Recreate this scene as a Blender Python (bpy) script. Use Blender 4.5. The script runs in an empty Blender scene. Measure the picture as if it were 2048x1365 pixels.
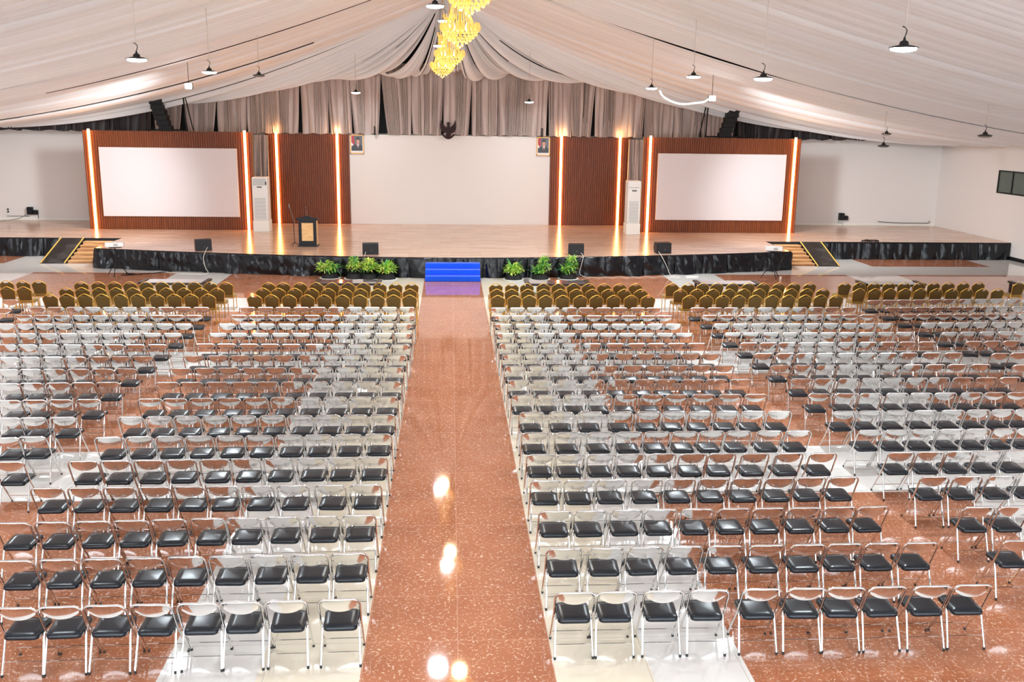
import bpy, math, random
import numpy as np
from mathutils import Vector, Matrix

# ------------------------------------------------------------------ camera, world, exposure
sc = bpy.context.scene
col = sc.collection
F_PX, PITCH, YAW, ROLL, CAM_H = 1923.56, 0.2262013, 0.0654011, 0.0134342, 6.0
_f = np.array([math.sin(YAW) * math.cos(PITCH), math.cos(YAW) * math.cos(PITCH), -math.sin(PITCH)])
_r = np.array([math.cos(YAW), -math.sin(YAW), 0.0])
_u = np.cross(_r, _f)
_r2 = math.cos(ROLL) * _r + math.sin(ROLL) * _u
_u2 = -math.sin(ROLL) * _r + math.cos(ROLL) * _u
cd = bpy.data.cameras.new('camera')
cam = bpy.data.objects.new('camera', cd)
col.objects.link(cam)
cd.sensor_width = 36.0
cd.lens = F_PX / 2048 * 36.0
cd.clip_start = 0.1
cd.clip_end = 300
cam.matrix_world = Matrix(((_r2[0], _u2[0], -_f[0], 0), (_r2[1], _u2[1], -_f[1], 0), (_r2[2], _u2[2], -_f[2], CAM_H), (0, 0, 0, 1)))
sc.camera = cam
sc.view_settings.view_transform = 'Standard'
sc.view_settings.look = 'None'
sc.view_settings.gamma = 1.0
sc.view_settings.use_curve_mapping = False
sc.view_settings.exposure = 0.55
sc.cycles.max_bounces = 8
sc.cycles.diffuse_bounces = 4
sc.cycles.glossy_bounces = 4
sc.cycles.transmission_bounces = 4
sc.cycles.caustics_reflective = False
sc.cycles.caustics_refractive = False
sc.cycles.sample_clamp_indirect = 6.0

world = bpy.data.worlds.new('world')
sc.world = world
world.use_nodes = True
world.node_tree.nodes['Background'].inputs[0].default_value = (0.86, 0.94, 1.0, 1)
WORLD_STRENGTH = 4.8
world.node_tree.nodes['Background'].inputs[1].default_value = WORLD_STRENGTH
LAMP_POWER = 225.0          # watts of each pendant lamp
CHANDELIER_POWER = 60.0
FLOOD_POWER = 3100.0
STRIP_EMIT = 17.0
STRIP_FILL = 8.0  # watts of the warm fill points added above the strips

rnd = random.Random(7)
nrs = np.random.RandomState(11)
PI = math.pi

# ------------------------------------------------------------------ helpers
def srgb(r, g, b):
    def c(v):
        v /= 255.0
        return v / 12.92 if v <= 0.04045 else ((v + 0.055) / 1.055) ** 2.4
    return (c(r), c(g), c(b), 1.0)

def mat(name, color, rough=0.5, metal=0.0, spec=0.5, emit=None, estr=0.0, coat=0.0, coat_rough=0.05, sheen=0.0):
    m = bpy.data.materials.new(name)
    m.use_nodes = True
    b = m.node_tree.nodes['Principled BSDF']
    b.inputs['Base Color'].default_value = color
    b.inputs['Roughness'].default_value = rough
    b.inputs['Metallic'].default_value = metal
    b.inputs['Specular IOR Level'].default_value = spec
    b.inputs['Coat Weight'].default_value = coat
    b.inputs['Coat Roughness'].default_value = coat_rough
    b.inputs['Sheen Weight'].default_value = sheen
    if emit:
        b.inputs['Emission Color'].default_value = emit
        b.inputs['Emission Strength'].default_value = estr
    return m

def N(m, kind, **kw):
    n = m.node_tree.nodes.new(kind)
    for k, v in kw.items():
        if k in n.inputs:
            n.inputs[k].default_value = v
        else:
            setattr(n, k, v)
    return n

def L(m, a, b):
    m.node_tree.links.new(a, b)

def BS(m):
    return m.node_tree.nodes['Principled BSDF']

def noise_tint(m, c1, c2, scale=4.0, stretch=(1, 1, 1), detail=4.0, bump=0.0, dist=0.02, lo=0.35, hi=0.65):
    tc = N(m, 'ShaderNodeTexCoord')
    mp = N(m, 'ShaderNodeMapping')
    mp.inputs['Scale'].default_value = stretch
    L(m, tc.outputs['Object'], mp.inputs['Vector'])
    nz = N(m, 'ShaderNodeTexNoise', Scale=scale, Detail=detail)
    L(m, mp.outputs['Vector'], nz.inputs['Vector'])
    cr = N(m, 'ShaderNodeValToRGB')
    cr.color_ramp.elements[0].position = lo
    cr.color_ramp.elements[0].color = c1
    cr.color_ramp.elements[1].position = hi
    cr.color_ramp.elements[1].color = c2
    L(m, nz.outputs['Fac'], cr.inputs['Fac'])
    L(m, cr.outputs['Color'], BS(m).inputs['Base Color'])
    if bump:
        bp = N(m, 'ShaderNodeBump', Strength=bump, Distance=dist)
        L(m, nz.outputs['Fac'], bp.inputs['Height'])
        L(m, bp.outputs['Normal'], BS(m).inputs['Normal'])
    return m

class MB:
    """collects vertices and faces of one mesh; every face may carry a material slot"""
    def __init__(self):
        self.v = []; self.f = []; self.m = []; self.cur = 0
    def add(self, vs, fs):
        o = len(self.v)
        self.v.extend([tuple(p) for p in vs])
        for f in fs:
            self.f.append(tuple(i + o for i in f)); self.m.append(self.cur)
    def box(self, x0, x1, y0, y1, z0, z1):
        self.add([(x0, y0, z0), (x1, y0, z0), (x1, y1, z0), (x0, y1, z0), (x0, y0, z1), (x1, y0, z1), (x1, y1, z1), (x0, y1, z1)],
                 [(3, 2, 1, 0), (4, 5, 6, 7), (0, 1, 5, 4), (1, 2, 6, 5), (2, 3, 7, 6), (3, 0, 4, 7)])
    def rbox(self, x0, x1, y0, y1, z0, z1, r=0.01):
        """box with chamfered edges"""
        import itertools
        xs, ys, zs = (x0, x1), (y0, y1), (z0, z1)
        pts = {}
        vs = []
        for i, j, k in itertools.product((0, 1), repeat=3):
            sx, sy, sz = (1, -1)[i], (1, -1)[j], (1, -1)[k]
            X, Y, Z = xs[i], ys[j], zs[k]
            for a, p in enumerate(((X, Y + sy * r, Z + sz * r), (X + sx * r, Y, Z + sz * r), (X + sx * r, Y + sy * r, Z))):
                pts[(i, j, k, a)] = len(vs); vs.append(p)
        g = lambda i, j, k, a: pts[(i, j, k, a)]
        fs = []
        for i in (0, 1):
            f = [g(i, 0, 0, 0), g(i, 1, 0, 0), g(i, 1, 1, 0), g(i, 0, 1, 0)]; fs.append(f if i else f[::-1])
            f = [g(0, i, 0, 1), g(0, i, 1, 1), g(1, i, 1, 1), g(1, i, 0, 1)]; fs.append(f if i else f[::-1])
            f = [g(0, 0, i, 2), g(1, 0, i, 2), g(1, 1, i, 2), g(0, 1, i, 2)]; fs.append(f if i else f[::-1])
        for j in (0, 1):
            for k in (0, 1):
                fs.append([g(0, j, k, 1), g(1, j, k, 1), g(1, j, k, 2), g(0, j, k, 2)])
        for i in (0, 1):
            for k in (0, 1):
                fs.append([g(i, 0, k, 0), g(i, 1, k, 0), g(i, 1, k, 2), g(i, 0, k, 2)])
        for i in (0, 1):
            for j in (0, 1):
                fs.append([g(i, j, 0, 0), g(i, j, 1, 0), g(i, j, 1, 1), g(i, j, 0, 1)])
        for i, j, k in itertools.product((0, 1), repeat=3):
            fs.append([g(i, j, k, 0), g(i, j, k, 1), g(i, j, k, 2)])
        self.add(vs, fs)
    def tube(self, pts, r, n=8, closed=False, caps=True, squash=1.0):
        P = [Vector(p) for p in pts]
        k = len(P)
        rs = r if isinstance(r, (list, tuple)) else [r] * k
        T = []
        for i in range(k):
            a = P[i - 1] if (i or closed) else P[0]
            b = P[(i + 1) % k] if (i < k - 1 or closed) else P[-1]
            T.append((b - a).normalized())
        up = Vector((0, 0, 1)) if abs(T[0].z) < 0.9 else Vector((0, 1, 0))
        nrm = (up - T[0] * up.dot(T[0])).normalized()
        rings = []
        for i in range(k):
            nrm = (nrm - T[i] * nrm.dot(T[i])).normalized()
            bn = T[i].cross(nrm)
            rings.append([P[i] + (nrm * math.cos(2 * PI * j / n) * squash + bn * math.sin(2 * PI * j / n)) * rs[i] for j in range(n)])
        vs = [p for ring in rings for p in ring]
        fs = []
        for i in range(k if closed else k - 1):
            a, b = i * n, ((i + 1) % k) * n
            for j in range(n):
                fs.append((a + j, a + (j + 1) % n, b + (j + 1) % n, b + j))
        if caps and not closed:
            fs.append(tuple(range(n))[::-1]); fs.append(tuple((k - 1) * n + j for j in range(n)))
        self.add(vs, fs)
    def lathe(self, prof, n=16, cx=0, cy=0, capb=True, capt=True):
        vs = []
        for (r, z) in prof:
            for j in range(n):
                a = 2 * PI * j / n
                vs.append((cx + r * math.cos(a), cy + r * math.sin(a), z))
        fs = []
        for i in range(len(prof) - 1):
            for j in range(n):
                fs.append((i * n + j, i * n + (j + 1) % n, (i + 1) * n + (j + 1) % n, (i + 1) * n + j))
        if capb: fs.append(tuple(range(n))[::-1])
        if capt: fs.append(tuple((len(prof) - 1) * n + j for j in range(n)))
        self.add(vs, fs)
    def prism(self, poly, y0, y1):
        """polygon of (x, z) points pulled from y0 to y1"""
        n = len(poly)
        vs = [(x, y0, z) for x, z in poly] + [(x, y1, z) for x, z in poly]
        fs = [tuple(range(n)), tuple(range(2 * n - 1, n - 1, -1))] + [((i + 1) % n, i, n + i, n + (i + 1) % n) for i in range(n)]
        self.add(vs, fs)
    def grid(self, G):
        """numpy array of shape (a, b, 3)"""
        a, b = G.shape[:2]
        vs = G.reshape(-1, 3).tolist()
        fs = [(i * b + j, i * b + j + 1, (i + 1) * b + j + 1, (i + 1) * b + j) for i in range(a - 1) for j in range(b - 1)]
        self.add(vs, fs)
    def mesh(self, name, mats, smooth=True, angle=40):
        me = bpy.data.meshes.new(name)
        me.from_pydata(self.v, [], self.f)
        for m in (mats if isinstance(mats, (list, tuple)) else [mats]):
            me.materials.append(m)
        if any(self.m):
            me.polygons.foreach_set('material_index', self.m)
        if smooth:
            me.polygons.foreach_set('use_smooth', [True] * len(me.polygons))
            if angle < 180:
                me.update()
                try:
                    me.set_sharp_from_angle(angle=math.radians(angle))
                except Exception:
                    pass
        me.update()
        return me
    def build(self, name, mats, parent=None, smooth=True, angle=40, loc=None, rotz=0):
        o = bpy.data.objects.new(name, self.mesh(name, mats, smooth, angle))
        col.objects.link(o)
        if parent: o.parent = parent
        if loc is not None: o.location = loc
        if rotz: o.rotation_euler = (0, 0, rotz)
        return o

def tag(o, label, cat, group=None, kind=None):
    o['label'] = label; o['category'] = cat
    if group: o['group'] = group
    if kind: o['kind'] = kind
    return o

def empty(name, loc=(0, 0, 0), rotz=0):
    o = bpy.data.objects.new(name, None)
    o.empty_display_size = 0.2
    col.objects.link(o)
    o.location = loc; o.rotation_euler = (0, 0, rotz)
    return o

def thing(name, label, cat, loc=(0, 0, 0), rotz=0, group=None):
    return tag(empty(name, loc, rotz), label, cat, group)

def struct(name, mb, mats, smooth=False):
    o = mb.build(name, mats, smooth=smooth)
    o['kind'] = 'structure'
    return o

def part(name, mb, m, parent, label=None, **kw):
    o = mb.build(name, m, parent, **kw)
    if label: o['label'] = label
    return o

def add_light(name, kind, energy, color, parent, loc=(0, 0, 0), size=0.3, spot=None, rot=None):
    ld = bpy.data.lights.new(name, kind)
    ld.energy = energy; ld.color = color
    if kind == 'POINT': ld.shadow_soft_size = size
    if kind == 'AREA':
        ld.shape = 'DISK'; ld.size = size
    if kind == 'SPOT':
        ld.shadow_soft_size = size; ld.spot_size = spot; ld.spot_blend = 1.0
    o = bpy.data.objects.new(name, ld)
    col.objects.link(o)
    o.parent = parent; o.location = loc
    if rot: o.rotation_euler = rot
    return o

def children_of():
    d = {}
    for o in bpy.data.objects:
        if o.parent: d.setdefault(o.parent, []).append(o)
    return d

def tree(root, skip=()):
    """(object, children) tree of a finished thing, read once before a copying loop"""
    return (root, [tree(c, skip) for c in root.children if c.name.split('.')[0] not in skip])

def copy_tree(t, parent=None):
    o, ch = t
    c = o.copy()
    col.objects.link(c)
    if parent is not None: c.parent = parent
    for x in ch: copy_tree(x, c)
    return c

ORD = ['zeroth', 'first', 'second', 'third', 'fourth', 'fifth', 'sixth', 'seventh', 'eighth', 'ninth', 'tenth', 'eleventh', 'twelfth',
       'thirteenth', 'fourteenth', 'fifteenth', 'sixteenth', 'seventeenth', 'eighteenth']

# ------------------------------------------------------------------ materials
M = {}
M['chrome'] = mat('chrome', (0.80, 0.80, 0.80, 1), 0.12, 1.0)
M['vinyl'] = mat('black_vinyl', (0.008, 0.012, 0.018, 1), 0.24, 0, 0.38)
M['rubber'] = mat('black_rubber', (0.02, 0.02, 0.02, 1), 0.6)
M['gold'] = mat('gold_paint', srgb(222, 168, 70), 0.35, 0.6)
M['olive'] = mat('olive_brown_fabric', srgb(112, 84, 26), 0.75, 0, 0.3, sheen=0.25)
noise_tint(M['olive'], srgb(84, 62, 18), srgb(106, 80, 26), 60, (1, 1, 1), 2)
M['gold_seat'] = mat('gold_brown_fabric', srgb(150, 118, 50), 0.7, 0, 0.3, sheen=0.2)
M['white_wall'] = mat('white_wall_paint', srgb(232, 226, 222), 0.6, 0, 0.3)
M['board_white'] = mat('projection_white', srgb(212, 203, 203), 0.32, 0, 0.4)
M['trim_white'] = mat('white_trim', srgb(238, 236, 228), 0.5)
M['black_matte'] = mat('black_matte', (0.008, 0.008, 0.010, 1), 0.65)
M['black_plastic'] = mat('black_plastic', (0.009, 0.009, 0.011, 1), 0.5, 0, 0.3)
M['dark_roof'] = mat('dark_roof', (0.03, 0.028, 0.027, 1), 0.9)
M['white_plastic'] = mat('white_plastic', srgb(236, 234, 230), 0.4)
M['grey_plastic'] = mat('grey_plastic', srgb(120, 118, 114), 0.5)
M['white_cable'] = mat('white_cable', srgb(225, 220, 210), 0.5)
M['metal_wire'] = mat('grey_wire', srgb(190, 180, 172), 0.5, 0.3)
M['satin_black'] = mat('black_satin', (0.004, 0.005, 0.008, 1), 0.27, 0, 0.42)
M['taupe'] = mat('taupe_satin', srgb(176, 152, 142), 0.42, 0, 0.45, sheen=0.3)
noise_tint(M['taupe'], srgb(184, 166, 160), srgb(202, 184, 176), 1.2, (1, 1, 0.3), 3)
M['dark_shaded_cloth'] = mat('dark_shaded_curtain', srgb(52, 44, 46), 0.5, 0, 0.4, sheen=0.2)  # dark cloth, with the shade at the outer sides put into its colour
M['blue_carpet'] = mat('blue_carpet', srgb(8, 56, 214), 0.75, 0, 0.25, sheen=0.3)
noise_tint(M['blue_carpet'], srgb(2, 66, 224), srgb(10, 100, 250), 40, (1, 1, 1), 3)
M['lamp_emit'] = mat('lamp_face', (1, 1, 1, 1), 0.5, emit=(0.93, 0.97, 1, 1), estr=24)
M['strip'] = mat('warm_strip', (1, 0.8, 0.5, 1), 0.5, emit=(1.0, 0.42, 0.09, 1), estr=STRIP_EMIT)
M['rope_emit'] = mat('cold_light_rope', (1, 1, 1, 1), 0.5, emit=(0.85, 0.93, 1, 1), estr=5)
M['yellow_edge'] = mat('yellow_edge', srgb(236, 190, 92), 0.55)
M['ramp_black'] = mat('ramp_rubber', (0.02, 0.02, 0.021, 1), 0.42)
noise_tint(M['ramp_black'], (0.012, 0.012, 0.013, 1), (0.085, 0.082, 0.08, 1), 1.6, (1, 1, 1), 6, lo=0.48, hi=0.8)
M['oak'] = mat('light_wood', srgb(222, 178, 120), 0.5)
noise_tint(M['oak'], srgb(212, 164, 104), srgb(232, 190, 134), 3, (1, 1, 6), 5)
M['plank'] = mat('plank_wood', srgb(196, 146, 98), 0.5)
noise_tint(M['plank'], srgb(168, 116, 70), srgb(226, 182, 130), 2.2, (0.5, 6, 6), 5)
M['soil'] = mat('black_cloth_pot', (0.006, 0.006, 0.007, 1), 0.7)
M['pale_glass'] = mat('table_glass', (0.16, 0.15, 0.15, 1), 0.05, 0, 0.9, coat=1.0)
M['table_dark'] = mat('dark_table_wood', srgb(44, 34, 30), 0.35)
M['glass_dark'] = mat('dark_window_glass', srgb(74, 88, 78), 0.12, 0, 0.7)

def fabric_ceiling():
    m = mat('ceiling_fabric', srgb(232, 222, 214), 0.62, 0, 0.25, sheen=0.35)
    noise_tint(m, srgb(234, 234, 236), srgb(244, 243, 244), 0.35, (0.3, 1, 1), 3)
    m.node_tree.nodes['Principled BSDF'].inputs['Subsurface Weight'].default_value = 0.0
    return m
M['drape'] = fabric_ceiling()

TILE = 1.068
def tile_mat(name, brown):
    m = mat(name, srgb(240, 238, 230), 0.045, 0, 0.5)
    bs = BS(m)
    tc = N(m, 'ShaderNodeTexCoord')
    sep = N(m, 'ShaderNodeSeparateXYZ')
    L(m, tc.outputs['Object'], sep.inputs[0])
    def mth(op, a, b=None, **kw):
        n = N(m, 'ShaderNodeMath', operation=op)
        for i, v in enumerate((a, b)):
            if v is None: continue
            if isinstance(v, (int, float)): n.inputs[i].default_value = v
            else: L(m, v, n.inputs[i])
        return n.outputs[0]
    def joint(c, period, off, w):
        s = mth('DIVIDE', mth('SUBTRACT', c, off), period)
        fr = mth('FRACT', s)
        d = mth('ABSOLUTE', mth('SUBTRACT', fr, 0.5))
        return mth('GREATER_THAN', d, 0.5 - w / period)
    jx = joint(sep.outputs[0], TILE, 0.08, 0.006)
    jy = joint(sep.outputs[1], 1.107, 37.95, 0.006)
    j = mth('MAXIMUM', jx, jy)
    if brown:
        nz = N(m, 'ShaderNodeTexNoise', Scale=7.0, Detail=2.0)
        L(m, tc.outputs['Object'], nz.inputs['Vector'])
        mixv = N(m, 'ShaderNodeMix', data_type='VECTOR')
        mixv.inputs[0].default_value = 0.16
        L(m, tc.outputs['Object'], mixv.inputs[4]); L(m, nz.outputs['Color'], mixv.inputs[5])
        vo = N(m, 'ShaderNodeTexVoronoi', feature='DISTANCE_TO_EDGE', Scale=14.5)
        L(m, mixv.outputs[1], vo.inputs['Vector'])
        nb = N(m, 'ShaderNodeTexNoise', Scale=22.0, Detail=1.0)
        L(m, tc.outputs['Object'], nb.inputs['Vector'])
        line = mth('LESS_THAN', vo.outputs['Distance'], 0.036)
        keep = mth('GREATER_THAN', nb.outputs['Fac'], 0.525)
        mark = mth('MULTIPLY', line, keep)
        n2 = N(m, 'ShaderNodeTexNoise', Scale=1.3, Detail=5.0)
        L(m, tc.outputs['Object'], n2.inputs['Vector'])
        cr = N(m, 'ShaderNodeValToRGB')
        cr.color_ramp.elements[0].position = 0.3; cr.color_ramp.elements[0].color = srgb(176, 110, 78)
        cr.color_ramp.elements[1].position = 0.7; cr.color_ramp.elements[1].color = srgb(190, 124, 90)
        L(m, n2.outputs['Fac'], cr.inputs['Fac'])
        mx = N(m, 'ShaderNodeMix', data_type='RGBA')
        L(m, mark, mx.inputs[0]); L(m, cr.outputs['Color'], mx.inputs[6]); mx.inputs[7].default_value = srgb(236, 200, 174)
        base = mx.outputs[2]
        jc = srgb(220, 170, 145)
        fac = 0.55
    else:
        n2 = N(m, 'ShaderNodeTexNoise', Scale=0.8, Detail=6.0)
        L(m, tc.outputs['Object'], n2.inputs['Vector'])
        cr = N(m, 'ShaderNodeValToRGB')
        if name == 'cream_tile':
            cr.color_ramp.elements[0].color = srgb(240, 230, 208); cr.color_ramp.elements[1].color = srgb(244, 236, 216)
        else:
            cr.color_ramp.elements[0].color = srgb(234, 232, 228); cr.color_ramp.elements[1].color = srgb(242, 240, 236)
        L(m, n2.outputs['Fac'], cr.inputs['Fac'])
        base = cr.outputs['Color']
        jc = srgb(196, 190, 176)
        fac = 0.6
    mj = N(m, 'ShaderNodeMix', data_type='RGBA')
    jf = mth('MULTIPLY', j, fac)
    L(m, jf, mj.inputs[0]); L(m, base, mj.inputs[6]); mj.inputs[7].default_value = jc
    L(m, mj.outputs[2], bs.inputs['Base Color'])
    return m
M['brown_tile'] = tile_mat('brown_tile', True)
M['white_tile'] = tile_mat('white_tile', False)
M['cream_tile'] = tile_mat('cream_tile', False)

def deck_mat():
    m = mat('stage_laminate', srgb(220, 186, 160), 0.2, 0, 0.5)
    tc = N(m, 'ShaderNodeTexCoord')
    br = N(m, 'ShaderNodeTexBrick')
    br.offset = 0.37; br.offset_frequency = 2
    br.inputs['Scale'].default_value = 1.0
    br.inputs['Brick Width'].default_value = 1.2
    br.inputs['Row Height'].default_value = 0.13
    br.inputs['Mortar Size'].default_value = 0.003
    br.inputs['Color1'].default_value = srgb(226, 192, 168)
    br.inputs['Color2'].default_value = srgb(200, 160, 132)
    br.inputs['Mortar'].default_value = srgb(150, 112, 88)
    L(m, tc.outputs['Object'], br.inputs['Vector'])
    mp = N(m, 'ShaderNodeMapping'); mp.inputs['Scale'].default_value = (0.6, 9, 1)
    L(m, tc.outputs['Object'], mp.inputs['Vector'])
    nz = N(m, 'ShaderNodeTexNoise', Scale=1.6, Detail=6.0)
    L(m, mp.outputs['Vector'], nz.inputs['Vector'])
    mx = N(m, 'ShaderNodeMix', data_type='RGBA', blend_type='OVERLAY')
    mx.inputs[0].default_value = 0.45
    L(m, br.outputs['Color'], mx.inputs[6]); L(m, nz.outputs['Fac'], mx.inputs[7])
    L(m, mx.outputs[2], BS(m).inputs['Base Color'])
    mr = N(m, 'ShaderNodeMapRange'); mr.inputs[3].default_value = 0.12; mr.inputs[4].default_value = 0.26
    L(m, nz.outputs['Fac'], mr.inputs[0]); L(m, mr.outputs[0], BS(m).inputs['Roughness'])
    return m
M['deck'] = deck_mat()

def panel_wood():
    m = mat('fluted_wood', srgb(128, 62, 28), 0.42, 0, 0.4)
    noise_tint(m, srgb(92, 42, 18), srgb(132, 70, 36), 2.4, (26, 26, 0.5), 4, lo=0.3, hi=0.7)
    return m
M['flute'] = panel_wood()

# ------------------------------------------------------------------ the room
HX = 25.74                       # half width of the hall
BACK = 49.9
STAGE_Z = 0.78
xs = [-27.0, -23.55, -18.25, -16.1, -10.66, -8.5, -3.2, -2.13, -1.0, 1.155, 2.24, 3.34, 8.5, 10.66, 16.1, 18.25, 23.55, 27.0]
white_col = {(-27.0, -23.55): 1, (-18.25, -16.1): 1, (-10.66, -8.5): 1, (-3.2, -2.13): 1, (-2.13, -1.0): 2, (1.155, 2.24): 2, (2.24, 3.34): 1,
             (8.5, 10.66): 1, (16.1, 18.25): 1, (23.55, 27.0): 1}
bands = [(37.95 - 7.745 * k, 37.95 - 7.745 * k + (2.35 if k < 4 else 2.1)) for k in range(7)]
ys = sorted({-14.0, 50.2} | {b for p in bands for b in p if -14 < b < 50})
fl = MB()
for i in range(len(xs) - 1):
    for j in range(len(ys) - 1):
        x0, x1, y0, y1 = xs[i], xs[i + 1], ys[j], ys[j + 1]
        ym = (y0 + y1) / 2
        inband = any(a < ym < b for a, b in bands)
        aisle = (x0, x1) == (-1.0, 1.155)
        c = white_col.get((x0, x1), 0)
        if c == 0 and inband and not aisle: c = 1
        fl.cur = c
        fl.add([(x0, y0, 0), (x1, y0, 0), (x1, y1, 0), (x0, y1, 0)], [(0, 1, 2, 3)])
struct('floor', fl, [M['brown_tile'], M['white_tile'], M['cream_tile']])

w = MB(); w.box(-HX - 0.2, HX + 0.2, BACK, BACK + 0.2, 0, 5.24)
struct('wall_back', w, M['white_wall'])
w = MB(); w.box(-HX - 0.2, HX + 0.2, BACK + 0.01, BACK + 0.2, 5.24, 12.2)
struct('wall_upper', w, M['black_matte'])
# right wall with its window opening
WY0, WY1, WZ0, WZ1 = 41.9, 44.3, 2.94, 4.0
w = MB()
w.box(HX, HX + 0.2, -14, WY0, 0, 6.0); w.box(HX, HX + 0.2, WY1, BACK, 0, 6.0)
w.box(HX, HX + 0.2, WY0, WY1, 0, WZ0); w.box(HX, HX + 0.2, WY0, WY1, WZ1, 6.0)
struct('wall_right', w, M['white_wall'])
w = MB(); w.box(-HX - 0.2, -HX, -14, BACK, 0, 6.0)
struct('wall_left', w, M['white_wall'])
w = MB()
for a in (WY0, 43.08, WY1 - 0.06): w.box(HX - 0.03, HX + 0.06, a, a + 0.06, WZ0, WZ1)
w.box(HX - 0.03, HX + 0.06, WY0, WY1, WZ0, WZ0 + 0.06); w.box(HX - 0.03, HX + 0.06, WY0, WY1, WZ1 - 0.06, WZ1)
wf = struct('window_1', w, M['black_plastic'])
g = MB(); g.box(HX + 0.005, HX + 0.02, WY0 + 0.03, WY1 - 0.03, WZ0 + 0.03, WZ1 - 0.03)
part('pane', g, M['glass_dark'], wf, 'dark greenish window glass')
w = MB(); w.box(HX - 0.03, HX, -14, 42.6, 0, 0.16)
struct('baseboard_right', w, M['black_plastic'])
w = MB()
w.box(-HX, -16.8, BACK - 0.025, BACK, STAGE_Z, STAGE_Z + 0.09); w.box(16.8, HX, BACK - 0.025, BACK, STAGE_Z, STAGE_Z + 0.09)
struct('baseboard_back', w, M['trim_white'])
# gabled roof deck above the cloth
w = MB()
w.add([(-HX - 0.2, -14, 6.0), (0, -14, 12.6), (0, 50.1, 12.6), (-HX - 0.2, 50.1, 6.0)], [(0, 1, 2, 3)])
w.add([(HX + 0.2, -14, 6.0), (0, -14, 12.6), (0, 50.1, 12.6), (HX + 0.2, 50.1, 6.0)], [(3, 2, 1, 0)])
struct('ceiling', w, M['dark_roof'])

# ------------------------------------------------------------------ draped ceiling cloth
def drop_faces(mb, rows, cols, slits):
    """open narrow slits between pleats: (column, width, first row, last row)"""
    kill = set()
    for c, w_, r0, r1 in slits:
        for i in range(max(0, r0), min(rows - 1, r1)):
            for j in range(c, min(cols - 1, c + w_)): kill.add(i * (cols - 1) + j)
    mb.f = [f for q, f in enumerate(mb.f) if q not in kill]
    mb.m = [0] * len(mb.f)

def crease_cuts(creases, seed):
    r = np.random.RandomState(seed)
    return np.sort(np.concatenate([[0, 1], r.rand(max(1, creases))]))

def fold_profile(n, creases, seed, sharp=1.6):
    """1-D fold height in [0,1], n samples, with irregular pleat widths"""
    r = np.random.RandomState(seed)
    cuts = np.sort(np.concatenate([[0, 1], r.rand(max(1, creases))]))
    wd = np.diff(cuts)
    t = np.linspace(0, 1, n)
    k = np.clip(np.searchsorted(cuts, t, side='right') - 1, 0, len(wd) - 1)
    u = (t - cuts[k]) / np.maximum(wd[k], 1e-6)
    h = (4 * u * (1 - u)) ** (1 / sharp)
    amp = np.clip(wd * creases, 0.25, 1.7) * r.uniform(0.5, 1.15, len(wd))
    return h * amp[k]

EDGE_X = [0, 4, 7.3, 9.2, 11, 13.4, 16.6, 19.6, 21.5, 24.6, 26]
EDGE_Z = [8.15, 8.08, 8.0, 7.86, 7.45, 7.1, 6.42, 5.84, 5.52, 5.3, 5.24]
def edge_z(x): return np.interp(abs(x), EDGE_X, EDGE_Z)

def fan_cloth():
    """cloth gathered at the end of the ridge and fanned out to the eaves and the stage wall"""
    G = np.array([-0.1, 45.2, 11.35])
    n, m = 2400, 70
    X = HX + 0.05
    legs = []
    for sgn in (-1, 1):
        pts = []
        for t in np.linspace(0, 1, n // 2):
            if t < 0.30:
                q = t / 0.30
                y = 36.2 + (48.9 - 36.2) * q
                pts.append((sgn * X, y, 5.22))
            else:
                q = (t - 0.30) / 0.70
                x = X * (1 - q) ** 1.25
                lift = 0.35 * np.clip((11 - x) / 5, 0, 1)
                pts.append((sgn * x, 48.9, float(edge_z(x)) + 0.02 + lift))
        legs.append(pts if sgn < 0 else pts[::-1])
    B = np.array(legs[0] + legs[1])
    nn = len(B)
    t = np.linspace(0, 1, nn)
    prof = fold_profile(nn, 190, 5, 3.2) * 0.8 + fold_profile(nn, 55, 9, 3.0) * 0.9
    s = np.linspace(0, 1, m) ** 1.15
    P = np.zeros((m, nn, 3))
    leng = np.linalg.norm(B - G, axis=1)
    side = np.clip((np.abs(B[:, 0]) - 6) / 12, 0, 1)
    # at the far front edge of this bay the cloth leaves the ridge line further forward
    start = np.tile(G, (nn, 1))
    fy = np.clip((B[:, 1] - 36.2) / 12.7, 0, 1)
    start[:, 1] = 45.2 - (1 - fy) ** 1.5 * 9.1
    start[:, 0] += np.sign(B[:, 0]) * 0.3
    for i, si in enumerate(s):
        p = start + (B - start) * si
        sag = (0.95 * (1 - side) + (0.9 + 0.15 * fy) * side) * 4 * si * (1 - si)
        amp = (0.08 + 0.34 * np.sin(PI * min(1, si * 0.75 + 0.10))) * (0.60 + 0.40 * (1 - side)) * (0.30 + 0.70 * np.clip(fy * 1.6, 0, 1))
        p[:, 2] -= sag + amp * (prof - 0.5)
        p[:, 1] -= 0.5 * amp * (prof - 0.5) * (1 - side)
        P[i] = p
    mb = MB(); mb.grid(P)
    r = np.random.RandomState(3)
    slits = []  # slits between cloth widths, also darkening creases where shade would fall
    for c in crease_cuts(190, 5):
        j = int(c * nn)
        if j < 5 or j > nn - 6 or r.rand() > 0.92: continue
        dens = 0.25 + min(1, fy[j] * 1.6) * (1 - 0.5 * side[j])
        if r.rand() > dens: continue
        a0 = r.randint(2, 26); a1 = a0 + r.randint(20, 60)
        slits.append((j, 1 + (r.randint(0, 3) if side[j] < 0.4 else 0), a0, min(a1, m - 3)))
    drop_faces(mb, m, nn, slits)
    o = mb.build('ceiling_drape', M['drape'], angle=180)
    return tag(o, 'densely pleated ceiling cloth fanning from the ridge over the stage front', 'ceiling drape', 'cloths draped under the roof')
fan_cloth()

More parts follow.
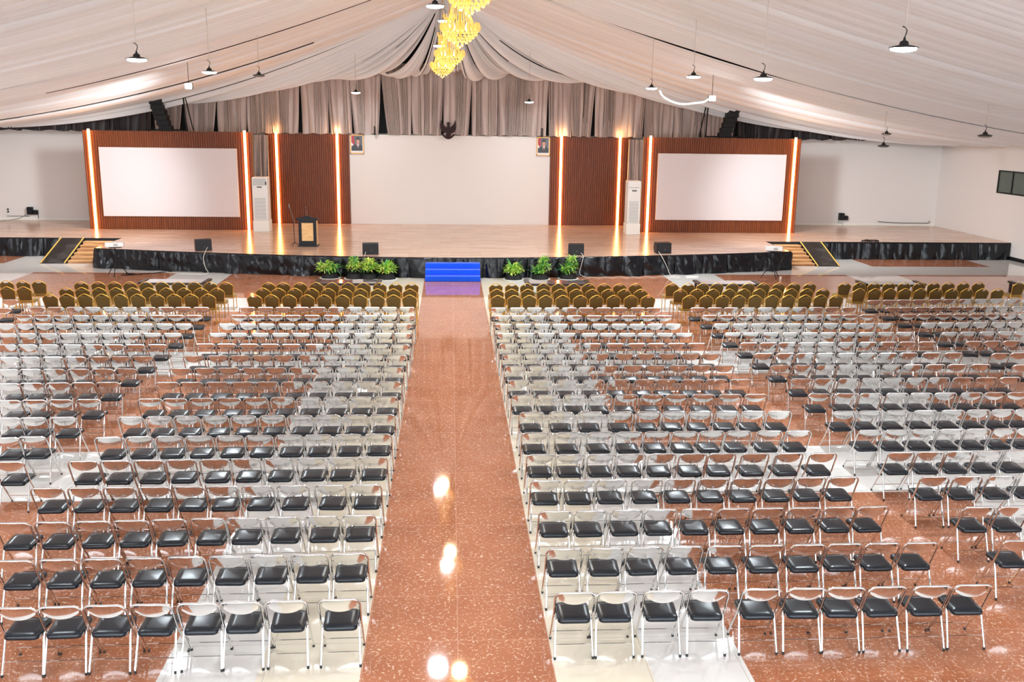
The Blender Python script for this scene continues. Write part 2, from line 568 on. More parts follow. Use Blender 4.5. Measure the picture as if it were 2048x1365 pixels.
def bay_cloth(y0, y1, seed, pleats, label, amp=0.07, gap=0.0):
    n = 260
    a = np.concatenate([-np.linspace(1, 0.0, 60) ** 1.0, np.linspace(0.0, 1, 60)[1:]])
    v = np.linspace(0, 1, n)
    pr = fold_profile(n, pleats, seed, 1.4) * 0.6 + fold_profile(n, max(3, pleats // 4), seed + 50, 1.3) * 1.0
    P = np.zeros((len(a), n, 3))
    for i, ai in enumerate(a):
        q = abs(ai)
        pinch = 1 - 0.05 * math.exp(-q * 7)
        g_ = gap * math.exp(-((q - 0.36) / 0.13) ** 2) if ai > 0 else -0.05
        w_ = (y1 - y0 + 0.3 - g_) * pinch
        yc = (y0 + y1) / 2 - g_ / 2
        P[i, :, 0] = ai * (HX + 0.1)
        P[i, :, 1] = yc + (v - 0.5) * w_
        z = 11.5 - 6.25 * q - 0.85 * 4 * q * (1 - q)
        P[i, :, 2] = z - 0.12 * np.sin(PI * v) - amp * (0.35 + math.sin(PI * min(1, q + 0.12))) * (pr - 0.5) * (1 - 0.3 * q)
    mb = MB(); mb.grid(P)
    o = mb.build('ceiling_drape', M['drape'], angle=180)
    return tag(o, label, 'ceiling drape', 'cloths draped under the roof')
bays = [(29.8, 36.35, 'white ceiling cloth just forward of the densely pleated fan', 34, 0.085, 0.62),
        (23.4, 29.9, 'white ceiling cloth crossing above the two middle chandeliers', 18, 0.07, 0.10),
        (17.0, 23.5, 'smooth white ceiling cloth crossing above the nearest whole chandelier', 14, 0.06, 0.06),
        (10.6, 17.1, 'white ceiling cloth in the upper corners of the picture', 12, 0.06, 0.05),
        (4.2, 10.7, 'white ceiling cloth next towards the camera from the upper corners', 10, 0.06, 0.05),
        (-2.2, 4.3, 'white ceiling cloth hung over the front chairs', 10, 0.06, 0.05),
        (-8.6, -2.1, 'white ceiling cloth hung over the balcony', 10, 0.06, 0.05)]
for k, (a, b, lb, pl, am, gp) in enumerate(bays):
    bay_cloth(a, b, 20 + k, pl, lb, am, gp)

# ------------------------------------------------------------------ curtains above the panels
def fold_curtain(n, wd, seed):
    """broad smooth stretches between tight bunches of narrow pleats"""
    r = np.random.RandomState(seed)
    cuts = [0.0]
    while cuts[-1] < 1:
        if r.rand() < 0.45:
            cuts.append(cuts[-1] + r.uniform(0.18, 0.42) / max(wd, 0.5))
        else:
            for _ in range(r.randint(2, 6)): cuts.append(cuts[-1] + r.uniform(0.035, 0.085) / max(wd, 0.5))
    cuts = np.array(cuts); w_ = np.diff(cuts)
    t = np.linspace(0, 1, n)
    k = np.clip(np.searchsorted(cuts, t, side='right') - 1, 0, len(w_) - 1)
    u = np.clip((t - cuts[k]) / w_[k], 0, 1)
    h = (4 * u * (1 - u)) ** 0.42 * (0.5 + 0.5 * r.rand(len(w_)))[k] * np.where(w_[k] * wd > 0.15, 0.8, 1.0)
    return h, cuts[1:-1], w_

def curtain(x0, x1, y, z0, ztop, seed, m, label, name='valance_curtain', group=None, lean=0.0, narrow=0.9, cat='curtain', depth=0.17):
    r = np.random.RandomState(seed)
    n, k = 220, 26
    t = np.linspace(0, 1, n); s = np.linspace(0, 1, k)
    wd = abs(x1 - x0)
    f1, c1, w1 = fold_curtain(n, wd, seed)
    f2 = f1
    P = np.zeros((k, n, 3))
    cx = r.uniform(0.3, 0.7)
    for i, si in enumerate(s):                 # si: 0 at the bottom, 1 at the top
        f = f1 * (1 - si) + f2 * si
        sw = narrow + (1.03 - narrow) * si ** 0.7
        tx = cx + (t - cx) * sw + lean * (1 - si) * 0.25
        P[i, :, 0] = x0 + (x1 - x0) * tx
        P[i, :, 1] = y - depth * (f - 0.5) * (0.6 + 0.8 * (1 - si)) - 0.06 * np.sin(5 * si + 9 * t + seed)
        zt = ztop if np.isscalar(ztop) else np.interp(P[i, :, 0], ztop[0], ztop[1])
        zb = z0 + 0.03 * np.sin(t * 11 + seed) + 0.02 * f1
        P[i, :, 2] = zb + (zt - zb) * si
    mb = MB(); mb.grid(P)
    slits = []  # slits at tight pleats stand in for the shade in the folds
    for q, c in enumerate(c1):
        if c < 0.97 and min(w1[q], w1[q + 1]) * wd < 0.12 and r.rand() < 0.6:
            a0 = r.randint(0, 8)
            slits.append((int(c * n), 1 + int(r.rand() < 0.25), a0, a0 + r.randint(10, 26)))
    drop_faces(mb, k, n, slits)
    o = mb.build(name, m, angle=180)
    if label: tag(o, label, cat, group)
    return o

ex = np.linspace(-26, 26, 60)
top_line = (ex, np.array([edge_z(v) for v in ex]) + 0.5)
cuts = [-25.6, -22.6, -20.4, -18.2, -16.4, -14.4, -12.9, -11.3, -9.9, -8.7, -7.3, -6.0, -4.9, -3.4, -1.95, -0.35, 1.05, 2.3, 3.45, 4.85, 6.0, 7.2, 8.6, 9.7, 11.2, 12.6, 14.4, 15.9, 17.4, 19.3, 21.6, 25.4]
for i in range(len(cuts) - 1):
    a, b = cuts[i], cuts[i + 1]
    mid = (a + b) / 2
    dark = abs(mid) > 15
    side = 'left' if mid < 0 else 'right'
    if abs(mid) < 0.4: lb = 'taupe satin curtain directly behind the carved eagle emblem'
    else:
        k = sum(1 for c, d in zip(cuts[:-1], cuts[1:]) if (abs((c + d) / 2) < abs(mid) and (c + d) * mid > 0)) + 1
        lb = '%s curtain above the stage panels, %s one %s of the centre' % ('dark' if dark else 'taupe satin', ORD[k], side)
    curtain(a, b, 48.95, 5.2, top_line, 100 + i, M['dark_shaded_cloth'] if dark else M['taupe'], lb,
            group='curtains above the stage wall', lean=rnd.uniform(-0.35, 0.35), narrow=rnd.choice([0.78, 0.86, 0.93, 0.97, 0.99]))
# long strips hanging in the two gaps between the panels
for sx, side in ((-1, 'left'), (1, 'right')):
    for j, (a, b) in enumerate(((9.12, 9.55), (8.85, 9.16))):
        curtain(sx * a, sx * b, 47.9 + 0.4 * j, STAGE_Z, 5.12, 400 + j + (10 if sx > 0 else 0), M['taupe'],
                '%s long curtain strip in the gap beside the %s side panel' % (('outer', 'inner')[j], side), name='gap_curtain', group='curtain strips in the panel gaps', narrow=0.9)

# ------------------------------------------------------------------ stage
def arc_y(x):                    # bowed front edge of the main stage
    return 36.98 + 2.3 * (abs(x) / 14.2) ** 1.75
front = [(x, arc_y(x)) for x in np.linspace(-14.2, 14.2, 41)]
st = MB()
outline = front + [(14.2, 42.6), (HX - 0.01, 42.6), (HX - 0.01, BACK - 0.01), (-HX + 0.01, BACK - 0.01), (-HX + 0.01, 42.6), (-14.2, 42.6)]
n = len(outline)
vs = [(x, y, STAGE_Z) for x, y in outline] + [(x, y, 0) for x, y in outline]
# the deck top is split in three flat pieces so that no face is concave
def flat(poly, z):
    st.add([(x, y, z) for x, y in poly], [tuple(range(len(poly)))])
for i in range(len(front) - 1):
    (xa, ya), (xb, yb) = front[i], front[i + 1]
    flat([(xa, ya), (xb, yb), (xb, 42.6), (xa, 42.6)], STAGE_Z)
flat([(-HX + 0.01, 42.6), (HX - 0.01, 42.6), (HX - 0.01, BACK - 0.01), (-HX + 0.01, BACK - 0.01)], STAGE_Z)
o = len(st.v); st.v += [tuple(p) for p in vs]
st.cur = 1
for i in range(n):
    j = (i + 1) % n
    st.f.append((o + n + i, o + n + j, o + j, o + i)); st.m.append(1)
stage = st.build('stage_platform', [M['deck'], M['black_matte']], smooth=False)
tag(stage, 'wide raised stage with pale wooden deck and bowed black front', 'stage')

def skirt(path, z0, z1, seed, label, wr=1.0, per=3.2):
    """pleated cloth along a floor path (list of x, y); hangs just outside it"""
    P2 = np.array(path, float)
    seg = np.linalg.norm(np.diff(P2, axis=0), axis=1)
    cum = np.concatenate([[0], np.cumsum(seg)])
    Ltot = cum[-1]
    n = int(Ltot * 34); k = 22
    s = np.linspace(0, Ltot, n)
    X = np.interp(s, cum, P2[:, 0]); Y = np.interp(s, cum, P2[:, 1])
    dx, dy = np.gradient(X), np.gradient(Y)
    ln = np.hypot(dx, dy) + 1e-9
    nx, ny = dy / ln, -dx / ln
    f1 = fold_profile(n, int(Ltot * per * 1.3), seed, 2.2)
    f2 = fold_profile(n, int(Ltot * per * 0.7), seed + 7, 2.2)
    r = np.random.RandomState(seed)
    ph = r.rand(6) * 6
    P = np.zeros((k, n, 3))
    for i in range(k):
        t = i / (k - 1)                      # 0 top, 1 bottom
        f = f1 * (1 - t) + f2 * t
        wv_ = np.sin(s * 1.7 + ph[0] + 4 * t) * np.sin(s * 4.3 + ph[1] - 5 * t); wc = 1 - np.abs(np.sin(s * 4.1 + ph[2] + 2.2 * t + 1.5 * np.sin(s * 0.9))) ; wd2 = 1 - np.abs(np.sin(s * 5.7 - ph[4] - 3 * t + 2 * np.sin(s * 0.7)))
        off = 0.02 + 0.12 * f * (0.35 + 0.8 * t) + wr * (0.04 * t * wv_ + 0.022 * math.sin(PI * min(1, t + 0.1)) * (wc ** 3 + wd2 ** 3))
        if i == 0: off = 0.012 + 0 * f
        off = np.maximum(off, 0.01)
        P[i, :, 0] = X + nx * off; P[i, :, 1] = Y + ny * off
        P[i, :, 2] = z1 - (z1 - z0) * t + (0.03 * wr * np.sin(s * 2.3 + ph[3]) * t * (1 - t) * 4)
    mb = MB(); mb.grid(P)
    return tag(mb.build('stage_skirt', M['satin_black'], angle=180), label, 'stage skirt', 'black cloths around the stage')
skirt([(-14.2, 42.5), (-14.2, 40.8)] + front[:18], 0.01, STAGE_Z + 0.005, 31, 'wrinkled black satin skirt on the left half of the bowed stage front', 1.2)
skirt(front[17:24], 0.01, STAGE_Z + 0.005, 32, 'black satin skirt behind the blue steps at the stage middle', 0.7)
skirt(front[23:] + [(14.2, 40.8), (14.2, 42.5)], 0.01, STAGE_Z + 0.005, 33, 'wrinkled black satin skirt on the right half of the bowed stage front', 1.3)
skirt([(-HX + 0.02, 42.6), (-16.85, 42.6)], 0.01, STAGE_Z + 0.005, 34, 'black satin skirt along the left stage wing beside the ramp', 0.5)
skirt([(16.85, 42.6), (HX - 0.02, 42.6)], 0.01, STAGE_Z + 0.005, 35, 'black satin skirt along the right stage wing beside the ramp', 0.35)

# wooden side steps and ramps
for sx, side in ((-1, 'left'), (1, 'right')):
    t = thing('wooden_steps', 'unpainted wooden steps up to the %s side of the stage' % side, 'steps', (sx * 14.98, 42.55, 0), 0, 'wooden steps at the stage sides')
    for k in range(6):
        z = STAGE_Z * (6 - k) / 7
        y = -0.02 - 0.36 * (k + 1)
        tr = MB(); tr.box(-0.74, 0.74, y - 0.02, y + 0.36, z - 0.035, z)
        part('tread', tr, M['plank'], t, smooth=False)
        rs = MB(); rs.box(-0.73, 0.73, y + 0.0, y + 0.03, max(0.0, z - STAGE_Z / 7), z - 0.035)
        part('riser', rs, M['plank'], t, smooth=False)
    sd = MB()
    for e in (-0.76, 0.74): sd.add([(e, 0, 0), (e, -2.2, 0), (e, 0, STAGE_Z - 0.12), (e + 0.02, 0, 0), (e + 0.02, -2.2, 0), (e + 0.02, 0, STAGE_Z - 0.12)],
                                   [(0, 1, 2), (3, 5, 4), (0, 3, 4, 1), (1, 4, 5, 2), (2, 5, 3, 0)])
    part('side_board', sd, M['plank'], t, smooth=False)
    r_ = thing('stage_ramp', 'black rubber ramp with yellow edges beside the %s wooden steps' % side, 'ramp', (sx * 16.29, 42.55, 0), 0, 'ramps at the stage sides')
    mb = MB()
    wv = 0.5
    mb.add([(-wv, 0, 0), (wv, 0, 0), (wv, -2.3, 0), (-wv, -2.3, 0), (-wv, 0, STAGE_Z), (wv, 0, STAGE_Z), (wv, -2.3, 0.02), (-wv, -2.3, 0.02)],
           [(0, 1, 2, 3), (4, 7, 6, 5), (0, 4, 5, 1), (3, 2, 6, 7), (0, 3, 7, 4), (1, 5, 6, 2)])
    part('ramp_surface', mb, M['ramp_black'], r_, smooth=False)
    for e in (-wv, wv - 0.05):
        mb = MB()
        mb.add([(e, 0, STAGE_Z + 0.004), (e + 0.05, 0, STAGE_Z + 0.004), (e + 0.05, -2.3, 0.024), (e, -2.3, 0.024), (e, 0, STAGE_Z + 0.02), (e + 0.05, 0, STAGE_Z + 0.02), (e + 0.05, -2.3, 0.04), (e, -2.3, 0.04)],
               [(3, 2, 1, 0), (4, 7, 6, 5), (0, 4, 5, 1), (3, 2, 6, 7), (0, 3, 7, 4), (1, 5, 6, 2)])
        part('edge_strip', mb, M['yellow_edge'], r_, 'yellow edge strip', smooth=False)

# blue carpeted steps
t = thing('carpeted_steps', 'bright blue carpeted steps at the middle of the stage front', 'steps', (0.085, 36.0, 0))
for k in range(3):
    mb = MB(); mb.rbox(-1.045, 1.045, 0.29 * k, 0.955, 0.205 * k, 0.205 * (k + 1), 0.02)
    part('step', mb, M['blue_carpet'], t)

# ------------------------------------------------------------------ wall panels, screens, light strips
def fluted(x0, x1, y, z0, z1, holes=None):
    mb = MB()
    mb.box(x0, x1, y, y + 0.12, z0, z1)
    n = int((x1 - x0) / 0.105)
    p = (x1 - x0) / n
    for i in range(n):
        a = x0 + i * p
        mb.add([(a + 0.008, y, z0), (a + 0.028, y - 0.028, z0), (a + p - 0.028, y - 0.028, z0), (a + p - 0.008, y, z0),
                (a + 0.008, y, z1), (a + 0.028, y - 0.028, z1), (a + p - 0.028, y - 0.028, z1), (a + p - 0.008, y, z1)],
               [(0, 1, 5, 4), (1, 2, 6, 5), (2, 3, 7, 6), (4, 5, 6, 7)])
    return mb
def strip(parent, x, y, z0, z1):
    mb = MB(); mb.rbox(x - 0.055, x + 0.055, y - 0.10, y - 0.06, z0, z1, 0.01)
    o = part('light_strip', mb, M['strip'], parent, 'glowing warm light strip')
    add_light('strip_fill_light', 'POINT', STRIP_FILL, (1.0, 0.55, 0.22), parent, (x, y - 0.25, z1 + 0.12), 0.08)  # added fill light that warms the curtains and ceiling cloth
for sx, side in ((-1, 'left'), (1, 'right')):
    c = sx * 12.95
    t = thing('side_wall_panel', 'fluted brown wood panel framing the %s projection screen' % side, 'wall panel', (c, 46.0, STAGE_Z), 0, 'fluted wood wall panels')
    part('fluted_board', fluted(-3.8, 3.8, 0, 0, 4.5), M['flute'], t, smooth=False)
    b_ = MB(); b_.box(-3.8, 3.8, 0.121, 0.17, 0, 4.5)
    part('backing_frame', b_, M['black_matte'], t, smooth=False)
    for e in (-3.5, 3.5): strip(t, e, 0, 0.01, 4.57)
    scn = MB(); scn.rbox(c - 3.11, c + 3.11, 45.90, 45.965, 1.39, 4.54, 0.012)
    o = scn.build('projection_screen', M['board_white'], smooth=False)
    tag(o, 'blank white projection board on the %s wood panel' % side, 'projection screen', 'white projection boards')
    c = sx * 7.05
    t = thing('inner_wall_panel', 'fluted brown wood panel between the white centre wall and the %s air conditioner' % side, 'wall panel', (c, 49.0, STAGE_Z), 0, 'fluted wood wall panels')
    part('fluted_board', fluted(-2.05, 2.05, 0, 0, 4.42), M['flute'], t, smooth=False)
    for e in (-1.5, 1.47): strip(t, e * (1 if sx > 0 else 1), 0, 0.01, 4.48)

t = thing('centre_backdrop', 'plain white backdrop board at the middle of the stage', 'backdrop', (0, 49.05, STAGE_Z))
mb = MB(); mb.box(-5.0, 5.0, 0, 0.1, 0, 4.36)
part('board', mb, M['white_wall'], t, smooth=False)
mb = MB(); mb.box(-5.0, 5.0, -0.02, 0.1, 4.36, 4.41)
part('top_rail', mb, M['trim_white'], t, smooth=False)

# ------------------------------------------------------------------ emblem and portraits
def mirror(poly): return poly + [(-x, z) for x, z in reversed(poly)]
def px(pts, cx=1727, cz=455): return [((x - cx) / 296.0, (cz - z) / 296.0) for x, z in pts]
t = thing('eagle_emblem', 'dark carved eagle emblem with raised wings above the white backdrop', 'emblem', (-0.10, 48.86, 5.03))
k_ = 0.96
body = [(0.00, 0.86), (0.05, 0.85), (0.075, 0.79), (0.07, 0.74), (0.055, 0.70), (0.07, 0.62), (0.12, 0.56), (0.145, 0.45), (0.13, 0.33), (0.11, 0.24), (0.15, 0.10), (0.14, 0.02), (0.06, 0.0), (0.0, -0.02)]
mb = MB(); mb.prism([(x * k_, z * k_) for x, z in ([(x, z) for x, z in body] + [(-x, z) for x, z in reversed(body[1:-1])])], -0.06, 0.0)
part('body', mb, mat('carved_dark_wood', srgb(40, 14, 14), 0.55, 0, 0.25), t, smooth=False)
for s in (-1, 1):
    wing = [(0.10, 0.58), (0.19, 0.66), (0.28, 0.76), (0.335, 0.88), (0.355, 0.97), (0.385, 0.86), (0.41, 0.72), (0.405, 0.58), (0.37, 0.45), (0.31, 0.36), (0.24, 0.31), (0.17, 0.29), (0.12, 0.33)]
    if s < 0: wing = [(-x, z) for x, z in reversed(wing)]
    mb = MB(); mb.prism([(x * k_, z * k_) for x, z in wing], -0.045, -0.005)
    part('wing', mb, bpy.data.materials['carved_dark_wood'], t, smooth=False)
    claw = [(0.10, 0.10), (0.14, 0.14), (0.20, 0.19), (0.24, 0.25), (0.31, 0.26), (0.325, 0.22), (0.28, 0.15), (0.22, 0.08), (0.13, 0.03)]
    if s < 0: claw = [(-x, z) for x, z in reversed(claw)]
    mb = MB(); mb.prism([(x * k_, z * k_) for x, z in claw], -0.05, -0.01)
    part('claw', mb, bpy.data.materials['carved_dark_wood'], t, smooth=False)
beak = MB(); beak.prism([(-0.14 + 0.05, 0.77), (-0.05, 0.80), (-0.05, 0.75)], -0.08, -0.02)
part('beak', beak, bpy.data.materials['carved_dark_wood'], t, smooth=False)

pm = {k: mat('print_' + k, srgb(*c), 0.35) for k, c in dict(grey=(92, 92, 98), red=(176, 36, 44), white=(236, 232, 228), suit=(34, 34, 40), skin=(206, 150, 124), tie=(110, 22, 34), cap=(16, 14, 18), hair=(30, 26, 26)).items()}
M['frame_gold'] = mat('gold_frame', srgb(196, 138, 62), 0.35, 0.5)
def portrait(x, label, variant):
    t = thing('framed_portrait', label, 'framed portrait', (x, 49.03, 4.26), 0, 'framed portraits above the backdrop corners')
    w_, h_ = 0.68, 0.92
    mb = MB()
    for a in ((-w_ / 2, -w_ / 2 + 0.04, 0, h_), (w_ / 2 - 0.04, w_ / 2, 0, h_), (-w_ / 2, w_ / 2, 0, 0.04), (-w_ / 2, w_ / 2, h_ - 0.04, h_)):
        mb.box(a[0], a[1], -0.05, 0, a[2], a[3])
    part('frame', mb, M['frame_gold'], t, smooth=False)
    mb = MB(); mb.box(-w_ / 2 + 0.03, w_ / 2 - 0.03, -0.022, -0.005, 0.03, h_ - 0.03)
    part('mount', mb, pm['white'], t, smooth=False)
    mb = MB()
    y = [-0.0235]
    keys = ['grey', 'red', 'white', 'suit', 'skin', 'tie', 'cap', 'hair']
    def shape(k, pts):
        y[0] -= 0.0008
        mb.cur = keys.index(k)
        mb.add([(a, y[0], b) for a, b in pts], [tuple(range(len(pts)))])
    ell = lambda cx, cz, a, b, n=18: [(cx + a * math.cos(2 * PI * i / n), cz + b * math.sin(2 * PI * i / n)) for i in range(n)]
    shape('grey', [(-0.27, 0.14), (0.27, 0.14), (0.27, 0.87), (-0.27, 0.87)])
    shape('red', [(-0.27, 0.55), (-0.20, 0.47), (-0.12, 0.42), (-0.13, 0.87), (-0.27, 0.87)])
    shape('white', [(-0.27, 0.38), (-0.16, 0.38), (-0.20, 0.47), (-0.27, 0.55)])
    ox = 0.03 if variant else 0.05
    shape('suit', [(-0.27, 0.14), (0.27, 0.14), (0.27, 0.34), (0.20, 0.41), (ox + 0.07, 0.46), (ox - 0.07, 0.46), (-0.20, 0.40), (-0.27, 0.33)])
    shape('skin', [(ox - 0.05, 0.42), (ox + 0.05, 0.42), (ox + 0.05, 0.53), (ox - 0.05, 0.53)])
    shape('white', [(ox - 0.065, 0.47), (ox, 0.20), (ox + 0.065, 0.47), (ox, 0.42)])
    shape('tie', [(ox - 0.018, 0.42), (ox + 0.018, 0.42), (ox + 0.026, 0.26), (ox, 0.20), (ox - 0.026, 0.26)])
    shape('skin', ell(ox, 0.61, 0.082, 0.115))
    shape('hair', [(ox - 0.085, 0.62), (ox - 0.07, 0.60), (ox - 0.07, 0.68), (ox + 0.07, 0.68), (ox + 0.07, 0.60), (ox + 0.085, 0.62), (ox + 0.085, 0.70), (ox - 0.085, 0.70)])
    shape('cap', [(ox - 0.088, 0.68), (ox + 0.088, 0.68), (ox + 0.075, 0.78), (ox, 0.80), (ox - 0.075, 0.78)])
    shape('hair', [(ox - 0.05, 0.635), (ox - 0.015, 0.64), (ox - 0.015, 0.63), (ox - 0.05, 0.625)])
    shape('hair', [(ox + 0.015, 0.64), (ox + 0.05, 0.635), (ox + 0.05, 0.625), (ox + 0.015, 0.63)])
    shape('tie', [(ox - 0.03, 0.555), (ox + 0.03, 0.555), (ox + 0.02, 0.545), (ox - 0.02, 0.545)])
    part('picture', mb, [pm[k] for k in keys], t, smooth=False)
portrait(-4.62, 'gold framed portrait of a person in dark suit and black cap, left backdrop corner', 0)
portrait(4.65, 'gold framed portrait of a person in dark suit and black cap, right backdrop corner', 1)

# ------------------------------------------------------------------ air conditioners
def ac_unit(x, y, w_, d_, grille_top, label):
    t = thing('floor_air_conditioner', label, 'air conditioner', (x, y, STAGE_Z), 0, 'standing air conditioners')
    mb = MB(); mb.rbox(0, w_, 0, d_, 0, 0.52, 0.012)
    part('plinth', mb, M['trim_white'], t, 'off-white plinth box')
    mb = MB(); mb.rbox(0.02, w_ - 0.02, 0.02, d_ - 0.02, 0.52, 2.50, 0.03)
    body = part('cabinet', mb, M['white_plastic'], t)
    mb = MB()
    for i in range(16): mb.box(0.10, w_ - 0.12, 0.004, 0.03, 0.60 + i * 0.062, 0.612 + i * 0.062)
    part('intake_grille', mb, M['grey_plastic'], t, smooth=False)
    if grille_top:
        mb = MB()
        for i in range(7): mb.box(0.07, w_ - 0.07, 0.004, 0.03, 2.14 + i * 0.045, 2.152 + i * 0.045)
        part('outlet_grille', mb, M['grey_plastic'], t, smooth=False)
        mb = MB(); mb.box(w_ - 0.11, w_ - 0.06, 0.0, 0.03, 2.16, 2.30)
        part('vent_slot', mb, M['black_plastic'], t, smooth=False)
    else:
        mb = MB(); mb.box(0.05, w_ - 0.10, 0.006, 0.03, 2.19, 2.205)
        part('outlet_grille', mb, M['grey_plastic'], t, smooth=False)
    mb = MB(); mb.box(w_ / 2 - 0.12, w_ / 2 + 0.10, 0.0, 0.03, 2.03, 2.075)
    part('display', mb, M['black_plastic'], t, smooth=False)
ac_unit(-9.12, 45.25, 0.74, 0.72, True, 'tall white air conditioner on a plinth, left of the lectern')
ac_unit(8.28, 45.0, 0.66, 0.80, False, 'tall white air conditioner on a plinth, beside the right projection panel')

# ------------------------------------------------------------------ lectern, microphone stand
t = thing('lectern', 'black framed lectern with pale wood front panel on the stage', 'lectern', (-5.87, 40.0, STAGE_Z))
mb = MB()
mb.box(-0.36, -0.33, 0.02, 0.50, 0.05, 1.12); mb.box(0.33, 0.36, 0.02, 0.50, 0.05, 1.12)
part('side_panel', mb, M['oak'], t, smooth=False)
mb = MB()
mb.box(-0.36, -0.235, 0, 0.04, 0.05, 1.10); mb.box(0.235, 0.36, 0, 0.04, 0.05, 1.10)
mb.box(-0.235, 0.235, 0, 0.04, 0.05, 0.24); mb.box(-0.235, 0.235, 0, 0.04, 0.98, 1.10)
part('front_frame', mb, M['black_plastic'], t, smooth=False)
mb = MB(); mb.box(-0.24, 0.24, 0.008, 0.035, 0.235, 0.985)
part('front_panel', mb, M['oak'], t, 'pale wood front panel', smooth=False)
mb = MB(); mb.box(-0.40, 0.40, -0.03, 0.54, 0, 0.05)
part('base', mb, M['black_plastic'], t, smooth=False)
mb = MB()
mb.prism([(-0.42, 1.10), (0.42, 1.10), (0.42, 1.18), (0.30, 1.20), (0.20, 1.22), (0.10, 1.27), (0.0, 1.29), (-0.10, 1.27), (-0.20, 1.22), (-0.30, 1.20), (-0.42, 1.18)], -0.03, 0.02)
mb.box(-0.42, 0.42, 0.02, 0.52, 1.08, 1.12)
part('top', mb, M['black_plastic'], t, smooth=False)
mb = MB(); mb.tube([(-0.02, 0.2, 1.12), (-0.03, 0.22, 1.35), (-0.06, 0.20, 1.50), (-0.05, 0.12, 1.58)], 0.008, 6); mb.tube([(-0.05, 0.13, 1.575), (-0.045, 0.06, 1.62)], 0.02, 8)
part('gooseneck_microphone', mb, M['grey_plastic'], t)
t = thing('microphone_stand', 'slim tripod microphone stand leaning beside the lectern', 'microphone stand', (-6.42, 40.1, STAGE_Z))
mb = MB(); mb.tube([(0, 0, 0.12), (-0.02, 0, 1.05)], 0.014, 6)
part('pole', mb, M['black_plastic'], t)
mb = MB(); mb.tube([(0.03, 0, 0.95), (-0.16, 0, 1.62)], 0.011, 6); mb.tube([(-0.16, 0, 1.60), (-0.19, 0, 1.74)], 0.022, 8)
part('boom_with_microphone', mb, M['grey_plastic'], t)
for a in (0.3, 2.4, 4.5):
    mb = MB(); mb.tube([(0, 0, 0.16), (0.32 * math.cos(a), 0.32 * math.sin(a), 0.012)], 0.011, 6)
    part('leg', mb, M['black_plastic'], t)

# ------------------------------------------------------------------ stage monitors
def monitor(x, y, rz, label):
    t = thing('stage_monitor', label, 'loudspeaker', (x, y, STAGE_Z), rz, 'loudspeakers along the stage edge')
    mb = MB()
    prof = [(-0.02, 0.0), (0.30, 0.0), (0.42, 0.20), (0.34, 0.44), (0.0, 0.42)]
    vs = [(-0.31, y_, z_) for y_, z_ in prof] + [(0.31, y_, z_) for y_, z_ in prof]
    mb.add(vs, [tuple(range(5))[::-1], tuple(range(5, 10))] + [(i, (i + 1) % 5, 5 + (i + 1) % 5, 5 + i) for i in range(5)])
    part('cabinet', mb, M['black_plastic'], t, smooth=False)
    mb = MB(); mb.box(-0.28, 0.28, -0.025, -0.002, 0.05, 0.38)
    part('rear_panel', mb, M['black_matte'], t, smooth=False)
    mb = MB(); mb.lathe([(0.018, 0), (0.018, 0.02)], 10)
    k = part('cable_socket', mb, M['grey_plastic'], t); k.location = (0.03, -0.035, 0.16); k.rotation_euler = (PI / 2, 0, 0)
monitor(-9.75, 38.62, 0.35, 'black loudspeaker on the stage edge, the leftmost of four')
monitor(-3.12, 37.72, 0.10, 'black loudspeaker on the stage edge above the left potted plants')
monitor(4.98, 37.80, -0.10, 'black loudspeaker on the stage edge above the right potted plants')
monitor(8.65, 38.42, 0.12, 'black loudspeaker on the stage edge, the rightmost of four')

def cable(pts, r, label, m=None, name='cable', group='speaker cables', cat='cable'):
    # smooth the path with Catmull-Rom
    P = [Vector(p) for p in pts]
    out = []
    for i in range(len(P) - 1):
        p0, p1, p2, p3 = P[max(i - 1, 0)], P[i], P[i + 1], P[min(i + 2, len(P) - 1)]
        for j in range(6):
            u = j / 6
            out.append(0.5 * ((2 * p1) + (p2 - p0) * u + (2 * p0 - 5 * p1 + 4 * p2 - p3) * u * u + (3 * p1 - p0 - 3 * p2 + p3) * u ** 3))
    out.append(P[-1])
    mb = MB(); mb.tube(out, r, 6)
    return tag(mb.build(name, m or M['white_cable']), label, cat, group)
cable([(-9.55, 38.45, 0.95), (-9.55, 38.1, 0.85), (-9.58, 37.80, 0.6), (-9.5, 37.7, 0.25), (-9.45, 37.65, 0.02), (-10.4, 37.72, 0.02), (-11.2, 38.1, 0.02)], 0.010, 'pale cable dropping from the leftmost stage loudspeaker to the floor')
cable([(-3.3, 37.62, 0.9), (-3.3, 37.2, 0.8), (-3.25, 36.95, 0.5), (-3.2, 36.9, 0.05)], 0.010, 'pale cable hanging down the skirt behind the left potted plants')
w_ = [(5.15, 37.65, 0.9), (5.2, 37.3, 0.8), (5.1, 37.1, 0.45), (5.05, 37.05, 0.15), (5.3, 37.0, 0.03)]
for i in range(12): w_.append((5.5 + i * 0.28, 36.98 + 0.10 * (-1) ** i + 0.02 * i, 0.02))
cable(w_ + [(8.9, 37.3, 0.02)], 0.010, 'white cable looping along the floor under the right stage front')
cable([(8.4, 38.3, 0.88), (8.4, 37.8, 0.8), (8.6, 37.62, 0.4), (8.75, 37.5, 0.05), (8.9, 37.35, 0.02), (8.7, 37.25, 0.02), (8.9, 37.15, 0.02), (9.1, 37.3, 0.02), (8.85, 37.38, 0.03)], 0.010, 'white cable coiled on the floor beneath the rightmost loudspeaker')
t = thing('power_strip', 'white power strip lying on the floor under the right stage front', 'power strip', (9.6, 37.35, 0))
mb = MB(); mb.rbox(-0.25, 0.25, -0.035, 0.035, 0, 0.045, 0.006); part('housing', mb, M['white_plastic'], t)
mb = MB()
for i in range(4): mb.box(-0.2 + i * 0.11, -0.15 + i * 0.11, -0.02, 0.02, 0.044, 0.048)
part('socket_row', mb, M['grey_plastic'], t, smooth=False)

